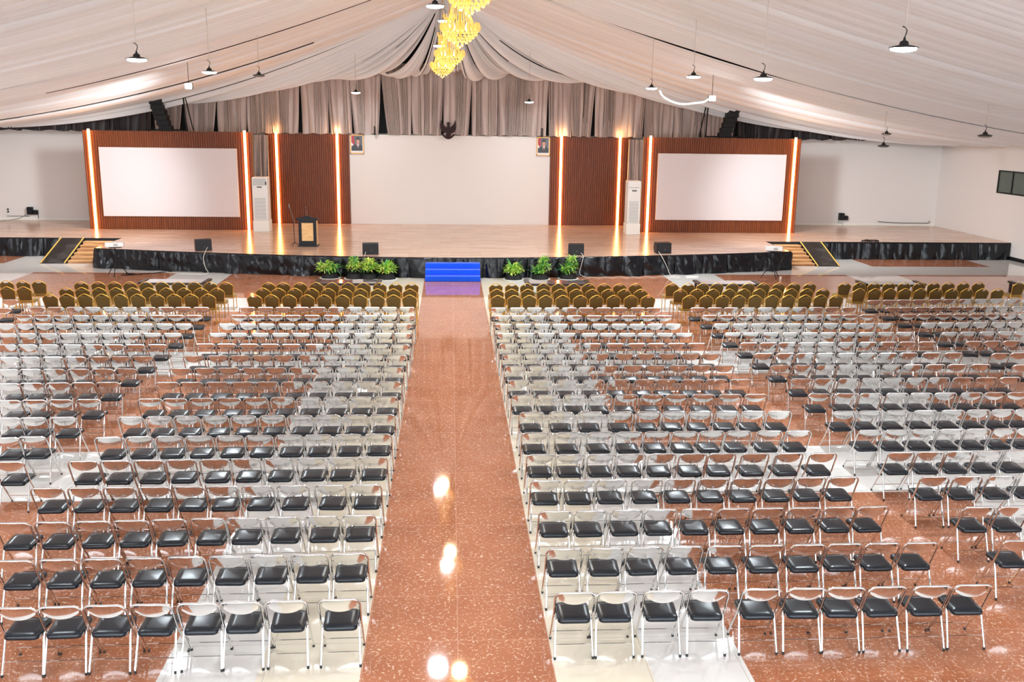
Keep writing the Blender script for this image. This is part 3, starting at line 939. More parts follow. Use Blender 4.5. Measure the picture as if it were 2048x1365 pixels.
# ------------------------------------------------------------------ projectors on tripods
for x, y, z, side in ((-12.72, 37.25, 1.10, 'left'), (12.72, 37.05, 1.10, 'right')):
    t = thing('tripod_stand', 'black tripod stand on the floor in front of the %s stage end' % side, 'tripod', (x, y, 0), 0.4, 'projector tripods')
    mb = MB(); mb.tube([(0, 0, 0.25), (0, 0, z - 0.03)], 0.022, 8); part('pole', mb, M['black_plastic'], t)
    mb = MB(); mb.box(-0.22, 0.22, -0.16, 0.16, z - 0.03, z); part('tray', mb, M['black_plastic'], t, smooth=False)
    for a in (0.2, 2.3, 4.4):
        mb = MB(); mb.tube([(0, 0, 0.62), (0.42 * math.cos(a), 0.42 * math.sin(a), 0.012)], 0.016, 6); mb.tube([(0, 0, 0.28), (0.24 * math.cos(a), 0.24 * math.sin(a), 0.27)], 0.009, 6)
        part('leg', mb, M['black_plastic'], t)
    p = thing('projector', 'white projector resting on the %s tripod stand' % side, 'projector', (x, y, z), 0.25 if side == 'left' else -0.2, 'projectors')
    mb = MB(); mb.rbox(-0.33, 0.33, -0.20, 0.22, 0.01, 0.18, 0.02); part('case', mb, M['white_plastic'], p)
    mb = MB()
    for i in range(7): mb.box(-0.02 + i * 0.022, -0.01 + i * 0.022, -0.205, -0.19, 0.05, 0.14)
    part('vent', mb, M['grey_plastic'], p, smooth=False)
    mb = MB(); mb.lathe([(0.06, 0), (0.06, 0.03), (0.045, 0.035)], 14)
    k = part('lens_ring', mb, M['grey_plastic'], p); k.location = (0.2, 0.22, 0.09); k.rotation_euler = (-PI / 2, 0, 0)

# ------------------------------------------------------------------ wall boxes on the outer back wall
for x, side in ((-21.0, 'left'), (20.6, 'right')):
    t = thing('wall_equipment_box', 'pair of small black boxes low on the %s outer back wall' % side, 'equipment box', (x, BACK, 1.06), 0, 'black boxes on the back wall')
    mb = MB(); mb.rbox(-0.13, 0.13, -0.22, 0, 0, 0.37, 0.015); part('large_box', mb, M['black_plastic'], t)
    mb = MB(); mb.rbox(0.14, 0.36, -0.16, 0, 0.0, 0.22, 0.012); part('small_box', mb, M['black_plastic'], t)
    mb = MB(); mb.tube([(0.34, -0.05, 0.02), (0.36, -0.05, -0.12), (0.33, -0.04, -0.22)] if x < 0 else [(-0.12, -0.05, 0.02), (-0.13, -0.05, -0.15), (0.12, -0.05, -0.15), (0.12, -0.05, -0.26)], 0.012, 6)
    part('lead', mb, M['black_plastic'] if x < 0 else M['grey_plastic'], t)
t = thing('cable_trunking', 'grey cable trunking on the wall beside the left black boxes', 'trunking', (-21.75, BACK, 0.95))
mb = MB(); mb.box(-0.45, 0.65, -0.02, 0, 0.0, 0.03); part('rail', mb, M['grey_plastic'], t, smooth=False)
t = thing('wall_socket', 'white wall socket with two black plugs, far left of the back wall', 'socket', (-22.1, BACK, 1.12))
mb = MB(); mb.box(-0.06, 0.06, -0.015, 0, 0, 0.25); part('plate', mb, M['white_plastic'], t, smooth=False)
for z in (0.02, 0.14):
    mb = MB(); mb.rbox(-0.03, 0.03, -0.07, -0.015, z, z + 0.09, 0.01); part('plug', mb, M['black_plastic'], t)
cable([(-21.1, 49.85, 1.15), (-21.5, 49.8, 0.9), (-22.0, 49.2, 0.80), (-22.9, 48.3, 0.80), (-23.8, 47.5, 0.80)], 0.012, 'thin cable trailing across the stage deck from the left wall boxes', M['grey_plastic'])
cable([(22.6, 49.8, 1.0), (23.6, 49.84, 0.93), (24.8, 49.84, 0.92), (25.4, 49.84, 0.93), (25.42, 49.84, 1.05)], 0.02, 'dark pipe along the foot of the back wall by the right corner', M['grey_plastic'], name='wall_pipe', group=None, cat='pipe')

# ------------------------------------------------------------------ hanging line-array loudspeakers and their frames
for sx, side in ((-1, 'left'), (1, 'right')):
    t = thing('line_array_speaker', 'black curved column of hanging loudspeakers above the %s wood panel' % side, 'loudspeaker', (sx * 13.8, 47.4, 5.25), 0, 'hanging loudspeaker columns')
    for k in range(7):
        z = 0.02 + k * 0.245
        off = -sx * (0.42 * (1 - k / 7.0) ** 1.6)
        mb = MB(); mb.rbox(off - 0.29, off + 0.29, -0.22, 0.24, z, z + 0.246, 0.012)
        part('cabinet', mb, M['black_plastic'], t)
    f = thing('rigging_frame', 'thin black pipe frame beside the %s hanging loudspeaker column' % side, 'pipe frame', (sx * 12.85, 47.3, 5.3), 0, 'pipe frames on the side panels')
    mb = MB()
    mb.tube([(-sx * 0.42, 0, 0), (-sx * 0.36, 0, 2.2)], 0.035, 6); mb.tube([(-sx * 0.75, 0, 0), (-sx * 0.40, 0, 1.9)], 0.03, 6)
    part('upright', mb, M['black_plastic'], f)
    mb = MB(); mb.tube([(-sx * 0.45, 0, 0.02), (sx * 1.4, 0, 0.02)], 0.035, 6); mb.tube([(-sx * 0.40, 0, 1.62), (sx * 1.0, 0, 1.62)], 0.035, 6)
    part('crossbar', mb, M['black_plastic'], f)

# ------------------------------------------------------------------ low tables in front of the first row
tables = [(-17.2, 'far left, partly cut off'), (-9.45, 'left outer chairs'), (-3.55, 'left inner chairs'), (3.75, 'right inner chairs'), (9.85, 'right outer chairs'), (15.85, 'far right chairs'), (21.6, 'right picture edge')]
lbl = ['low dark glass-topped table by the left picture edge', 'low dark glass-topped table before the left outer block of brown chairs', 'low dark glass-topped table before the left inner block of brown chairs',
       'low dark glass-topped table before the right inner block of brown chairs', 'low dark glass-topped table before the right outer block of brown chairs', 'low dark glass-topped table before the far right block of brown chairs', 'low dark glass-topped table by the right picture edge']
for (x, _), lb in zip(tables, lbl):
    t = thing('coffee_table', lb, 'low table', (x, 33.0, 0), 0, 'low tables before the first row')
    mb = MB(); mb.rbox(-0.98, 0.98, 0, 0.75, 0.43, 0.445, 0.004); part('glass_top', mb, M['pale_glass'], t, 'glossy glass top')
    mb = MB()
    for e in (-1.15, 0.99): mb.rbox(e, e + 0.16, -0.03, 0.78, 0.40, 0.47, 0.012)
    part('end_rail', mb, M['table_dark'], t)
    mb = MB(); mb.box(-0.99, 0.99, -0.02, 0.01, 0.36, 0.428); mb.box(-0.99, 0.99, 0.74, 0.77, 0.36, 0.428); part('apron', mb, M['table_dark'], t, smooth=False)
    for a in (-1.08, 1.0):
        for b in (0.0, 0.68):
            mb = MB(); mb.box(a, a + 0.08, b, b + 0.08, 0, 0.40); part('leg', mb, M['table_dark'], t, smooth=False)

# ------------------------------------------------------------------ small things
for x, side in ((-3.72, 'left'), (4.55, 'right')):
    t = thing('short_post', 'short dark post rising above the %s part of the white backdrop' % side, 'post', (x, 48.75, 5.19), 0, 'short posts above the backdrop')
    mb = MB(); mb.rbox(-0.035, 0.035, -0.03, 0.03, 0, 0.42, 0.008); part('shaft', mb, M['black_matte'], t)
    mb = MB(); mb.box(-0.05, 0.05, -0.03, 0.32, 0, 0.03); part('foot_plate', mb, M['black_matte'], t, smooth=False)
t = thing('paper_cup', 'small white cup on the floor by the right tripod', 'cup', (12.98, 36.75, 0))
mb = MB(); mb.lathe([(0.035, 0), (0.048, 0.11), (0.044, 0.11), (0.032, 0.01)], 12, capb=True, capt=True); part('wall', mb, M['white_plastic'], t)
cable([(-12.6, 37.4, 0.02), (-12.3, 37.2, 0.02), (-12.1, 37.5, 0.02), (-12.5, 37.6, 0.03), (-12.2, 37.3, 0.03), (-11.7, 37.6, 0.02), (-11.2, 38.0, 0.02), (-10.9, 38.15, 0.02)], 0.016, 'black cable heaped on the floor by the left tripod', M['black_plastic'])
cable([(18.75, 42.8, 0.80), (18.95, 42.7, 0.86), (19.15, 42.85, 0.81), (19.35, 42.7, 0.85), (19.55, 42.8, 0.81), (19.3, 42.95, 0.82), (18.95, 42.92, 0.81)], 0.035, 'black cable bundle lying on the right stage wing edge', M['black_matte'])

# ------------------------------------------------------------------ potted plants
leaf_g = [mat('leaf_bright', srgb(186, 226, 92), 0.45), mat('leaf_mid', srgb(120, 190, 76), 0.45), mat('leaf_deep', srgb(66, 146, 82), 0.42), mat('leaf_yellow', srgb(236, 236, 120), 0.5)]
for m_ in leaf_g:
    BS(m_).inputs['Subsurface Weight'].default_value = 0.0
def leaf(mb, base, az, el, length, width, bend, r):
    """a curved pointed blade"""
    k = 5
    d = Vector((math.cos(az), math.sin(az), 0)); side = Vector((-math.sin(az), math.cos(az), 0))
    p = Vector(base); a = el
    rows = []
    for i in range(k + 1):
        t = i / k
        w_ = width * math.sin(PI * min(1, 0.12 + 0.86 * t)) ** 0.8
        rows.append((p + side * w_ / 2 + Vector((0, 0, w_ * 0.15)), p.copy(), p - side * w_ / 2 + Vector((0, 0, w_ * 0.15))))
        p = p + (d * math.cos(a) + Vector((0, 0, math.sin(a)))) * (length / k)
        a -= bend / k
    vs = [q for row in rows for q in row]
    fs = []
    for i in range(k):
        o = i * 3
        fs += [(o, o + 1, o + 4, o + 3), (o + 1, o + 2, o + 5, o + 4)]
    mb.add(vs, fs)
def plant(x, kind, label, seed, h=1.0):
    r = random.Random(seed)
    y = arc_y(x) - 0.50
    t = thing('potted_plant', label, 'potted plant', (x, y, 0), 0, 'potted plants at the stage foot')
    pot = MB(); pot.lathe([(0.30, 0.0), (0.34, 0.02), (0.31, 0.09), (0.25, 0.19), (0.22, 0.21), (0.18, 0.20)], 20)
    part('cloth_wrapped_pot', pot, M['soil'], t)
    tray = MB(); tray.lathe([(0.40, 0.0), (0.42, 0.012), (0.40, 0.02)], 24); part('white_tray', tray, M['white_plastic'], t)
    sm = MB()
    for i in range(5):
        a = r.random() * 6.28
        sm.tube([(0.05 * math.cos(a), 0.05 * math.sin(a), 0.25), (0.12 * math.cos(a), 0.12 * math.sin(a), 0.55 * h)], 0.008, 5)
    part('stem', sm, leaf_g[1], t)
    fo = MB()
    def bush(cx, cz, rad, n, cols, ln=(0.11, 0.20)):
        for i in range(int(n * 1.5)):
            a = r.random() * 6.28; q = math.acos(r.uniform(-0.4, 1)); rr = 1.15 * rad * r.uniform(0.3, 1) ** 0.6
            p = (cx + rr * math.sin(q) * math.cos(a), rr * math.sin(q) * math.sin(a), cz - 0.07 + rr * math.cos(q) * 0.9)
            fo.cur = r.choice(cols)
            leaf(fo, p, a + r.uniform(-0.8, 0.8), r.uniform(-0.3, 1.2), r.uniform(*ln), r.uniform(0.03, 0.055), r.uniform(0.3, 1.4), r)
    def blades(cx, n, ln, wd, bend, cols, el=(0.7, 1.45), z=0.20):
        for i in range(n):
            fo.cur = r.choice(cols)
            leaf(fo, (cx + r.uniform(-0.05, 0.05), r.uniform(-0.05, 0.05), z), 6.28 * i / n + r.uniform(-0.3, 0.3), r.uniform(*el), r.uniform(*ln), r.uniform(*wd), r.uniform(*bend), r)
    if kind == 'strap':
        bush(-0.18, 0.45, 0.27, 130, [0, 1, 0, 3]); blades(0.12, 26, (0.5, 0.75), (0.04, 0.06), (1.4, 2.4), [1, 2, 2]); bush(0.0, 0.40, 0.25, 50, [0, 1])
    elif kind == 'upright':
        bush(0, 0.50, 0.21, 140, [0, 3, 1, 0]); bush(0, 0.75, 0.13, 50, [1, 2, 0])
    elif kind == 'yellow':
        bush(0, 0.50, 0.26, 200, [0, 3, 0, 1]); bush(0, 0.72, 0.13, 50, [0, 3])
    elif kind == 'broad':
        blades(0, 11, (0.45, 0.68), (0.12, 0.17), (0.3, 0.9), [1, 0, 2], (0.75, 1.35)); bush(0.0, 0.42, 0.28, 150, [0, 3, 1, 0])
    elif kind == 'tall':
        blades(-0.12, 18, (0.4, 0.6), (0.05, 0.08), (0.6, 1.6), [2, 2, 1]); bush(0.12, 0.55, 0.20, 90, [1, 0, 2]); bush(0.12, 0.82, 0.12, 50, [1, 0]); bush(0, 0.38, 0.24, 50, [1, 0])
    part('foliage', fo, leaf_g, t, angle=180)
plant(-4.60, 'strap', 'potted plant with arching strap leaves, leftmost at the stage foot', 1)
plant(-3.66, 'upright', 'small upright yellow-green potted plant, second from left at the stage foot', 2)
plant(-3.10, 'yellow', 'round yellow-green potted plant beneath the second stage loudspeaker', 3)
plant(-2.42, 'broad', 'broad-leaved potted plant just left of the blue steps', 4)
plant(2.42, 'broad', 'broad-leaved potted plant just right of the blue steps', 5)
plant(3.45, 'tall', 'tall dark green potted plant in the middle of the right trio', 6)
plant(4.56, 'tall', 'green potted plant by the white cable, rightmost at the stage foot', 7)

# ------------------------------------------------------------------ chandeliers and pendant lamps
def ceil_z(x, y):
    q = abs(x) / (HX + 0.1)
    if y < 36.2: return 11.5 - 6.25 * q - 3.2 * q * (1 - q) - 0.08
    return 11.3 - 6.1 * q - 3.9 * q * (1 - q) - (0.9 if abs(x) < 8 else 0) * max(0, (y - 43) / 3.0)
crys = mat('gold_crystal', srgb(232, 178, 84), 0.15, 0, 0.8)
BS(crys).inputs['Transmission Weight'].default_value = 0.0
BS(crys).inputs['Subsurface Weight'].default_value = 0.0
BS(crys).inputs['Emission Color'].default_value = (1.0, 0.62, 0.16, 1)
BS(crys).inputs['Emission Strength'].default_value = 0.32  # glow put on the crystals in place of light from the bulbs
M['bulb'] = mat('warm_bulb', (1, 0.9, 0.7, 1), 0.5, emit=(1, 0.82, 0.5, 1), estr=8)
def bead_string(mb, pts, r):
    P = [Vector(p) for p in pts]
    for i in range(len(P) - 1):
        ln = (P[i + 1] - P[i]).length; n = max(1, int(ln / (r * 2.3)))
        for j in range(n):
            c = P[i].lerp(P[i + 1], (j + 0.5) / n)
            mb.add([c + Vector(v) * r for v in ((1, 0, 0), (0, 1, 0), (-1, 0, 0), (0, -1, 0), (0, 0, 1.1), (0, 0, -1.1))],
                   [(0, 1, 4), (1, 2, 4), (2, 3, 4), (3, 0, 4), (1, 0, 5), (2, 1, 5), (3, 2, 5), (0, 3, 5)])
def make_chandelier(label, loc):
    t = thing('chandelier', label, 'chandelier', loc, 0, 'gold crystal chandeliers in a row')
    # origin at the height of the widest ring
    mb = MB(); mb.tube([(0, 0, -0.15), (0, 0, 1.25)], 0.02, 8); part('stem', mb, M['gold'], t)
    mb = MB()
    for k in range(30):
        a = 2 * PI * k / 30; c, s = math.cos(a), math.sin(a)
        bead_string(mb, [(c * r, s * r, z) for r, z in ((0.13, 1.08), (0.14, 0.85), (0.17, 0.6), (0.22, 0.36), (0.30, 0.16))], 0.014)
    part('bead_strings', mb, crys, t, angle=0)
    for rr, z0, z1, nn, nm in ((0.40, 0.02, 0.20, 22, 'crystal_ring'), (0.16, 1.04, 1.16, 12, 'crystal_crown')):
        mb = MB()
        for k in range(nn):
            a = 2 * PI * k / nn
            mb.lathe([(0.012, z0), (rr * 0.11, z0 + (z1 - z0) * 0.3), (rr * 0.10, z0 + (z1 - z0) * 0.7), (0.012, z1)], 7, rr * math.cos(a), rr * math.sin(a))
        mb.tube([(rr * 0.97 * math.cos(2 * PI * k / 24), rr * 0.97 * math.sin(2 * PI * k / 24), z0) for k in range(24)], 0.013, 6, closed=True)
        part(nm, mb, crys, t, angle=0)
    mb = MB()
    for j, (rr, z) in enumerate(((0.36, -0.03), (0.30, -0.09), (0.23, -0.15), (0.15, -0.20), (0.07, -0.25), (0.0, -0.29))):
        nn = max(1, int(rr * 70))
        for k in range(nn):
            a = 2 * PI * k / nn + j * 0.2
            c = Vector((rr * math.cos(a), rr * math.sin(a), z))
            mb.add([c + Vector(v) * 0.024 for v in ((1, 0, 0), (0, 1, 0), (-1, 0, 0), (0, -1, 0), (0, 0, 1.4), (0, 0, -1.6))],
                   [(0, 1, 4), (1, 2, 4), (2, 3, 4), (3, 0, 4), (1, 0, 5), (2, 1, 5), (3, 2, 5), (0, 3, 5)])
    part('bead_basket', mb, crys, t, angle=0)
    for k in range(6):
        a = 2 * PI * k / 6
        mb = MB(); mb.lathe([(0.008, 0.05), (0.026, 0.09), (0.018, 0.14), (0.004, 0.18)], 8, 0.27 * math.cos(a), 0.27 * math.sin(a)); part('bulb', mb, M['bulb'], t)
    for z in (0.42, 0.78):
        mb = MB(); mb.lathe([(0.008, z), (0.035, z + 0.04), (0.03, z + 0.09), (0.004, z + 0.12)], 8); part('bulb', mb, M['bulb'], t)
    h = ceil_z(loc[0], loc[1]) - loc[2]
    mb = MB(); mb.tube([(0, 0, 1.2), (0, 0, h)], 0.012, 6); part('hanging_chain', mb, M['gold'], t)
    add_light('chandelier_glow', 'POINT', CHANDELIER_POWER, (1.0, 0.74, 0.42), t, (0, 0, -0.42), 0.18)
    return t
make_chandelier('gold crystal chandelier, farthest from the camera and lowest in the picture', (-0.26, 33.75, 7.66))
make_chandelier('gold crystal chandelier half hidden behind the largest complete one', (-0.02, 28.0, 7.67))
make_chandelier('largest complete gold crystal chandelier with its long bead column in view', (0.21, 21.5, 7.80))
make_chandelier('gold crystal chandelier cut off by the top edge of the picture', (0.29, 15.5, 7.85))

def lamp(x, y, z, lit, label, power=1.0, size=0.21, hook=True):
    t = thing('pendant_lamp', label, 'pendant lamp', (x, y, z), 0, 'pendant lamps under the ceiling cloth')
    mb = MB(); mb.lathe([(size * 1.05, 0.0), (size * 1.08, 0.012), (size * 0.7, 0.035), (size * 0.36, 0.05), (size * 0.30, 0.10), (size * 0.12, 0.12), (0.012, 0.17)], 20)
    part('housing', mb, M['black_plastic'], t)
    mb = MB(); mb.lathe([(size * 0.5, -0.055), (size * 0.9, -0.035), (size * 1.0, 0.012)], 20)
    part('diffuser', mb, M['lamp_emit'] if lit else M['grey_plastic'], t, 'glowing white lamp face' if lit else None)
    mb = MB(); mb.tube([(0, 0, 0.16), (0.02, 0, 0.22), (0.03, 0, 0.27), (0.0, 0, 0.31), (-0.05, 0, 0.33)], 0.009, 5); part('hook', mb, M['black_plastic'], t)
    mb = MB(); mb.tube([(0, 0, 0.28), (0, 0, max(0.5, ceil_z(x, y) - z))], 0.008, 5); part('wire', mb, M['metal_wire'], t)
    if lit: add_light('lamp_light', 'AREA', LAMP_POWER * power, (0.84, 0.94, 1.0), t, (0, 0, -0.06), size * 2)
LAMPS = [
 (-7.10, 21.5, None, 1, 'lit pendant lamp, nearest of those left of the chandeliers'),
 (-7.35, 29.5, None, 1, 'lit pendant lamp below and right of the nearest left one'),
 (-7.45, 37.0, None, 0, 'dark pendant lamp at the left end of the cloth fan'),
 (-4.3, 46.0, None, 1, 'small lit pendant lamp before the taupe curtains, left of the chandeliers'),
 (3.9, 46.0, None, 1, 'small lit pendant lamp before the taupe curtains, right of the chandeliers'),
 (7.5, 36.0, None, 1, 'lit pendant lamp touching the cloth edge, right of the chandeliers'),
 (7.4, 29.3, None, 1, 'lit pendant lamp above and left of the cold light rope'),
 (7.3, 22.0, None, 1, 'lit pendant lamp on a long wire, second nearest on the right'),
 (7.2, 15.5, None, 1, 'large bright pendant lamp near the top right corner'),
 (16.4, 29.3, None, 0, 'unlit black pendant lamp nearest the right picture edge'),
 (16.4, 36.5, None, 0, 'unlit black pendant lamp before the white wall, lower of two'),
 (19.1, 42.0, None, 0, 'unlit black pendant lamp at the cloth edge, upper of two'),
 (-0.45, 23.5, None, 1, 'lit pendant lamp beside the top of the largest chandelier'),
 (-0.2, 30.25, None, 1, 'black capped pendant lamp above the second chandelier'),
 (-0.5, 36.5, None, 1, 'lit pendant lamp just left of the second chandelier'),
]
LZ = [(-6.58,7.14),(-6.99,7.24),(-6.99,7.46),(-4.33,7.13),(3.66,6.82),(7.35,7.2),(7.23,7.33),(7.02,6.98),(7.18,7.19),(16.42,5.71),(16.5,5.21),(19.07,5.61),(-0.35,8.55),(-0.16,8.86),(-0.41,8.59)]
for (x, y, _, lit, lb), (lx, z) in zip(LAMPS, LZ):
    lamp(lx, y, z, lit, lb, power=0.24 if y > 45 else 0.6 if abs(x) < 1 else 0.7 if y < 24 else 1.1)
# extra unseen lamps added around the camera and sides to light the room
for x, y, z in ((-7.2, 13.5, 7.6), (-7.2, 1.0, 7.6), (7.2, 1.0, 7.6), (-16.4, 29.5, 6.6), (-16.4, 18.0, 6.9), (-16.4, 7.0, 6.9), (16.4, 20.0, 6.9), (16.4, 8.0, 6.9), (0.0, 11.0, 9.2), (0, 4.0, 9.2)):
    lamp(x, y, z, 1, 'extra lit pendant lamp outside the picture, added to light the room', 1.8 if abs(x) > 10 and y > 15 else 0.35)

for x, z, sx, side in ((10.42, 6.93, 1, 'right'), (-10.05, 7.10, -1, 'left')):
    t = thing('flood_lamp', 'bright flood lamp at the cloth edge %s' % ('at the right end of the light rope' if sx > 0 else 'above the left projection screen'), 'flood lamp', (x, 39.0, z), 0, 'flood lamps at the cloth edge')
    mb = MB(); mb.rbox(-0.15, 0.15, -0.05, 0.06, -0.12, 0.12, 0.02); part('housing', mb, M['black_plastic'], t)
    mb = MB(); mb.rbox(-0.13, 0.13, -0.07, -0.045, -0.10, 0.10, 0.01); part('lamp_face', mb, M['lamp_emit'], t, 'glowing white lamp face')
    mb = MB(); mb.tube([(0, 0.0, 0.12), (0, 0.0, ceil_z(x, 39.0) - z)], 0.010, 6); part('bracket', mb, M['black_plastic'], t)
    d = Vector((sx * 0.74, 0.50, -0.56))
    add_light('flood_light', 'SPOT', FLOOD_POWER, (0.90, 0.96, 1.0), t, (0, 0.12, 0), 0.5, spot=math.radians(82), rot=d.to_track_quat('-Z', 'Y').to_euler())
cable([(8.30, 39.0, 7.20), (8.45, 39.0, 6.98), (8.85, 39.0, 6.78), (9.25, 39.0, 6.70), (9.7, 39.0, 6.74), (10.1, 39.0, 6.80), (10.3, 39.0, 6.92)], 0.028, 'cold white light rope sagging below the cloth edge on the right', M['rope_emit'], name='light_rope', group=None, cat='light rope')

